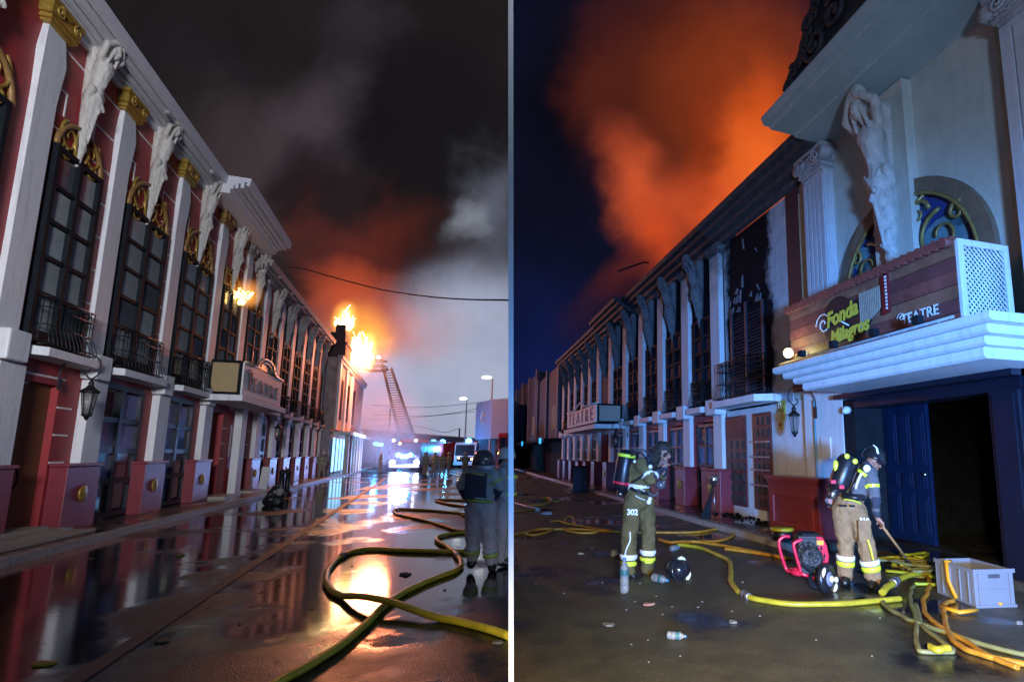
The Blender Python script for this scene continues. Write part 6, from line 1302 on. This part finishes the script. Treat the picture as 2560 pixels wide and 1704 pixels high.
# bottles and litter
PLA=mat('clear_plastic',(.75,.78,.8),.12,trans=.75,bump=.15,bs=30,var=.1);PLB=mat('crumpled_plastic',(.5,.5,.48),.2,trans=.6,bump=.8,bs=40,var=.2)
def bottle(x,y,h,r,lab,lie=None,grp='plastic bottles on the right street'):
    g=gnd(x,y);o=thing('plastic_bottle',lab,'bottle',(g.x,g.y,r if lie is not None else 0),0,grp)
    pr=[(r*.8,0),(r,.02),(r,h*.18),(r*.92,h*.2),(r,h*.22),(r,h*.4),(r*.9,h*.43),(r,h*.46),(r,h*.7),(r*.55,h*.85),(r*.35,h*.9),(r*.35,h*.97)]
    b=MB();b.lathe(pr,(0,0,0),(0,0,1),14);b.build('bottle_body',PLB,o);b=MB();b.lathe([(r*.42,h*.96),(r*.42,h),(r*.2,h+.004)],(0,0,0),(0,0,1),10);b.build('cap',mat('blue_cap',(.05,.25,.5),.4),o)
    b=MB();b.lathe([(r*1.01,h*.5),(r*1.015,h*.51),(r*1.015,h*.66),(r*1.01,h*.67)],(0,0,0),(0,0,1),14);b.build('bottle_label',mat('teal_label',(.04,.15,.15),.4),o)
    if lie is not None: o.rotation_euler=(PI/2,0,lie)
    return o
bottle(1561,1480,.40,.055,'upright clear bottle with teal label standing before the 302 firefighter boots')
bottle(1632,1452,.26,.05,'tilted clear bottle lying by the right boot of the 302 firefighter',.8)
bottle(1528,1392,.24,.055,'crumpled clear bottle lying left of the 302 firefighter legs',1.9)
bottle(1678,1378,.2,.05,'clear bottle lying behind the helmet near the orange hoses',2.3)
bottle(1668,1596,.17,.034,'clear bottle lying alone on the dry asphalt in the foreground',1.35)
def litter(x,y,sx,sy,m,lab,name='litter_scrap',cat='litter',grp='scraps on the right street',sd=0):
    g=gnd(x,y);q=g.y/F;w_=sx*q;rn=random.Random(sd);b=MB();n=7
    bot=[];top=[]
    for k in range(n):
        t=2*PI*k/n;r=rn.uniform(.7,1.1);bot.append((w_/2*r*math.cos(t),w_*.35*r*math.sin(t),.003));top.append((w_/2*r*.9*math.cos(t),w_*.33*r*math.sin(t),.006+rn.uniform(.2,1.)*sy*q*.5))
    vb=[b.v(p) for p in bot];vt=[b.v(p) for p in top];b.bm.faces.new(vb[::-1]);c=b.v((0,0,sy*q*.6))
    for k in range(n): b.bm.faces.new((vb[k],vb[(k+1)%n],vt[(k+1)%n],vt[k]));b.bm.faces.new((vt[k],vt[(k+1)%n],c))
    o=b.build(name,m);o.location=g;o.rotation_euler=(0,0,rn.uniform(-.3,.3));return tag(o,lab,cat,grp)
PAP=mat('wet_paper',(.15,.14,.12),.6,var=.3);TBE=mat('beige_scrap',(.45,.36,.2),.6)
litter(1522,1562,36,9,PAP,'pale flattened tube on the asphalt, lower left of the right street',sd=1)
litter(1621,1511,30,7,mat('pinkish_scrap',(.45,.22,.16),.6),'pinkish scrap of board on the asphalt below the 302 firefighter',sd=2)
litter(1832,1556,26,12,PAP,'torn white paper scrap on the asphalt, below the long yellow hose',sd=3)
litter(1453,1384,20,6,TBE,'small beige wrapper on the wet road left of the 302 firefighter',sd=4)
litter(1367,1285,28,12,mat('dim_white_bag',(.35,.36,.42),.5),'crumpled white bag on the wet road near the far orange hoses',sd=5)
litter(2548,1560,20,16,PAP,'white paper cut off by the right edge beyond the crate',sd=6)
k=0
for x,y in ((1566,1524),(1587,1504),(1640,1490),(1656,1536),(1680,1516),(1745,1518),(1755,1504),(1620,1600),(1578,1611),(1410,1483),(1340,1458),(1506,1456),(1600,1458),(1830,1528),(1900,1540),(2040,1600),(2180,1640),(1700,1640),(1622,1655),(1857,1455),(2200,1545),(2260,1530),(1480,1370),(1500,1260),(1425,1268),(1700,1340)):
    k+=1;litter(x,y,7,3,PAP,'tiny pale chip of debris on the right street','debris_chip','debris','tiny pale chips on the right street',20+k)
litter(1012,1436,40,12,PAP,'wet crumpled white cup lying in the loop of the yellow hose',grp='scraps on the left street',sd=7)
litter(505,1404,38,5,PAP,'thin pale strip of paper in the dark puddle below the kerb',grp='scraps on the left street',sd=8)
litter(1245,1607,30,10,PAP,'white scrap at the lower right of the left street',grp='scraps on the left street',sd=9)
litter(450,1388,22,9,mat('dim_leaf',(.15,.12,.03),.7),'small brown leaf litter in the puddle near the left kerb',grp='scraps on the left street',sd=10)
litter(405,1604,34,6,mat('dim_leaf',(.15,.12,.03),.7),'dim flat scrap on the dark wet road, bottom left',grp='scraps on the left street',sd=11)
litter(110,1660,60,10,mat('yellow_leaf',(.4,.28,.02),.7),'yellowish litter at the bottom left corner of the left street',grp='scraps on the left street',sd=12)
k=0
for x,y in ((880,1415),(905,1548),(970,1495),(1112,1475),(1160,1500),(655,1480),(700,1400),(780,1520),(600,1560),(520,1520),(1220,1490),(620,1365),(470,1330),(395,1279),(388,1275)):
    k+=1;litter(x,y,8,3,PAP if k%2 else BT,'tiny chip of debris on the wet left street','debris_chip','debris','tiny chips on the left street',60+k)
# things at the left kerb
g1=gnd(678,1262);bg_=thing('rubbish_bag','slumped black rubbish bag at the kerb under the TEATRE canopy','bag',g1)
me=fuse([(Vector((0,0,.16)),Vector((.05,.1,.45)),.24,.16),(Vector((.18,0,.12)),Vector((.2,.05,.3)),.2,.14),(Vector((.05,.1,.5)),Vector((.08,.1,.62)),.08,.05)],.03,.04,6,1);me.materials.append(mat('black_bin_liner',(.012,.012,.014),.3,bump=.5,bs=12));link('bag_body',me,bg_)
b=MB();b.ball((.3,-.1,.42),.13,1,.8,1);b.build('pale_bundle',mat('grey_bundle',(.2,.18,.19),.7),bg_)
for k,(x,y) in enumerate(((701,1240),(716,1236))):
    g1=gnd(x,y);bo=thing('bollard','%s of two dark iron bollards at the kerb beside the black bag'%('left' if k==0 else 'right'),'bollard',g1,0,'dark iron bollards beside the black bag');b=MB();b.lathe([(.16,0),(.16,.06),(.10,.1),(.09,.85),(.12,.88),(.12,.93),(.06,1.02),(.01,1.04)],(0,0,0),(0,0,1),14);b.build('post',IRON,bo)
g1=gnd(660,1222,.12);ab=thing('a_board','narrow white advertising board leaning by the pale pedestal under the sign','board',g1);b=MB();b.hexa([(-.18,-.12,0),(.18,-.12,0),(.18,-.09,0),(-.18,-.09,0),(-.18,.02,.95),(.18,.02,.95),(.18,.05,.95),(-.18,.05,.95)]);b.build('face',WHITE2,ab)
# things at the right kerb
g1=gnd(1787,1296,.12);ls_=thing('lamp_stand','shiny crumpled metal bowl on a thin pole before the burnt right doors','stand',(g1.x,g1.y,.12));zz=at(1787,1200,g1.y).z-.12
b=MB();b.tube([(0,0,0),(0,0,zz-.1)],.014,6);b.build('pole',mat('brushed_steel',(.5,.5,.5)),ls_);b=MB();b.lathe([(.03,zz-.14),(.08,zz-.08),(.12,zz),(.14,zz+.1),(.12,zz+.1),(.1,zz)],(0,0,0),(0,0,1),14);b.build('metal_bowl',mat('crumpled_foil',(.75,.75,.72),.2,metal=1,bump=1,bs=25),ls_)
b=MB();b.prism([(-.1,0),(-.35,.02),(-.12,.5),(-.05,.75)],'y',-.03,.06);b.build('black_cloth',BLACK,ls_)
for k,x in enumerate((1440,1452,1462)):
    g1=gnd(x,1228);bo=thing('dark_bin',('left','middle','right')[k]+' of three tall dark bins on the far right street edge','bin',g1,0,'tall dark bins on the right street');b=MB();b.box(-.13,.13,-.13,.13,0,1.05);b.build('bin_body',NV,bo,.03);b=MB();b.box(-.15,.15,-.15,.15,1.052,1.1);b.build('lid',BLACK,bo)
# pavement mist drifting at the far end of the left street
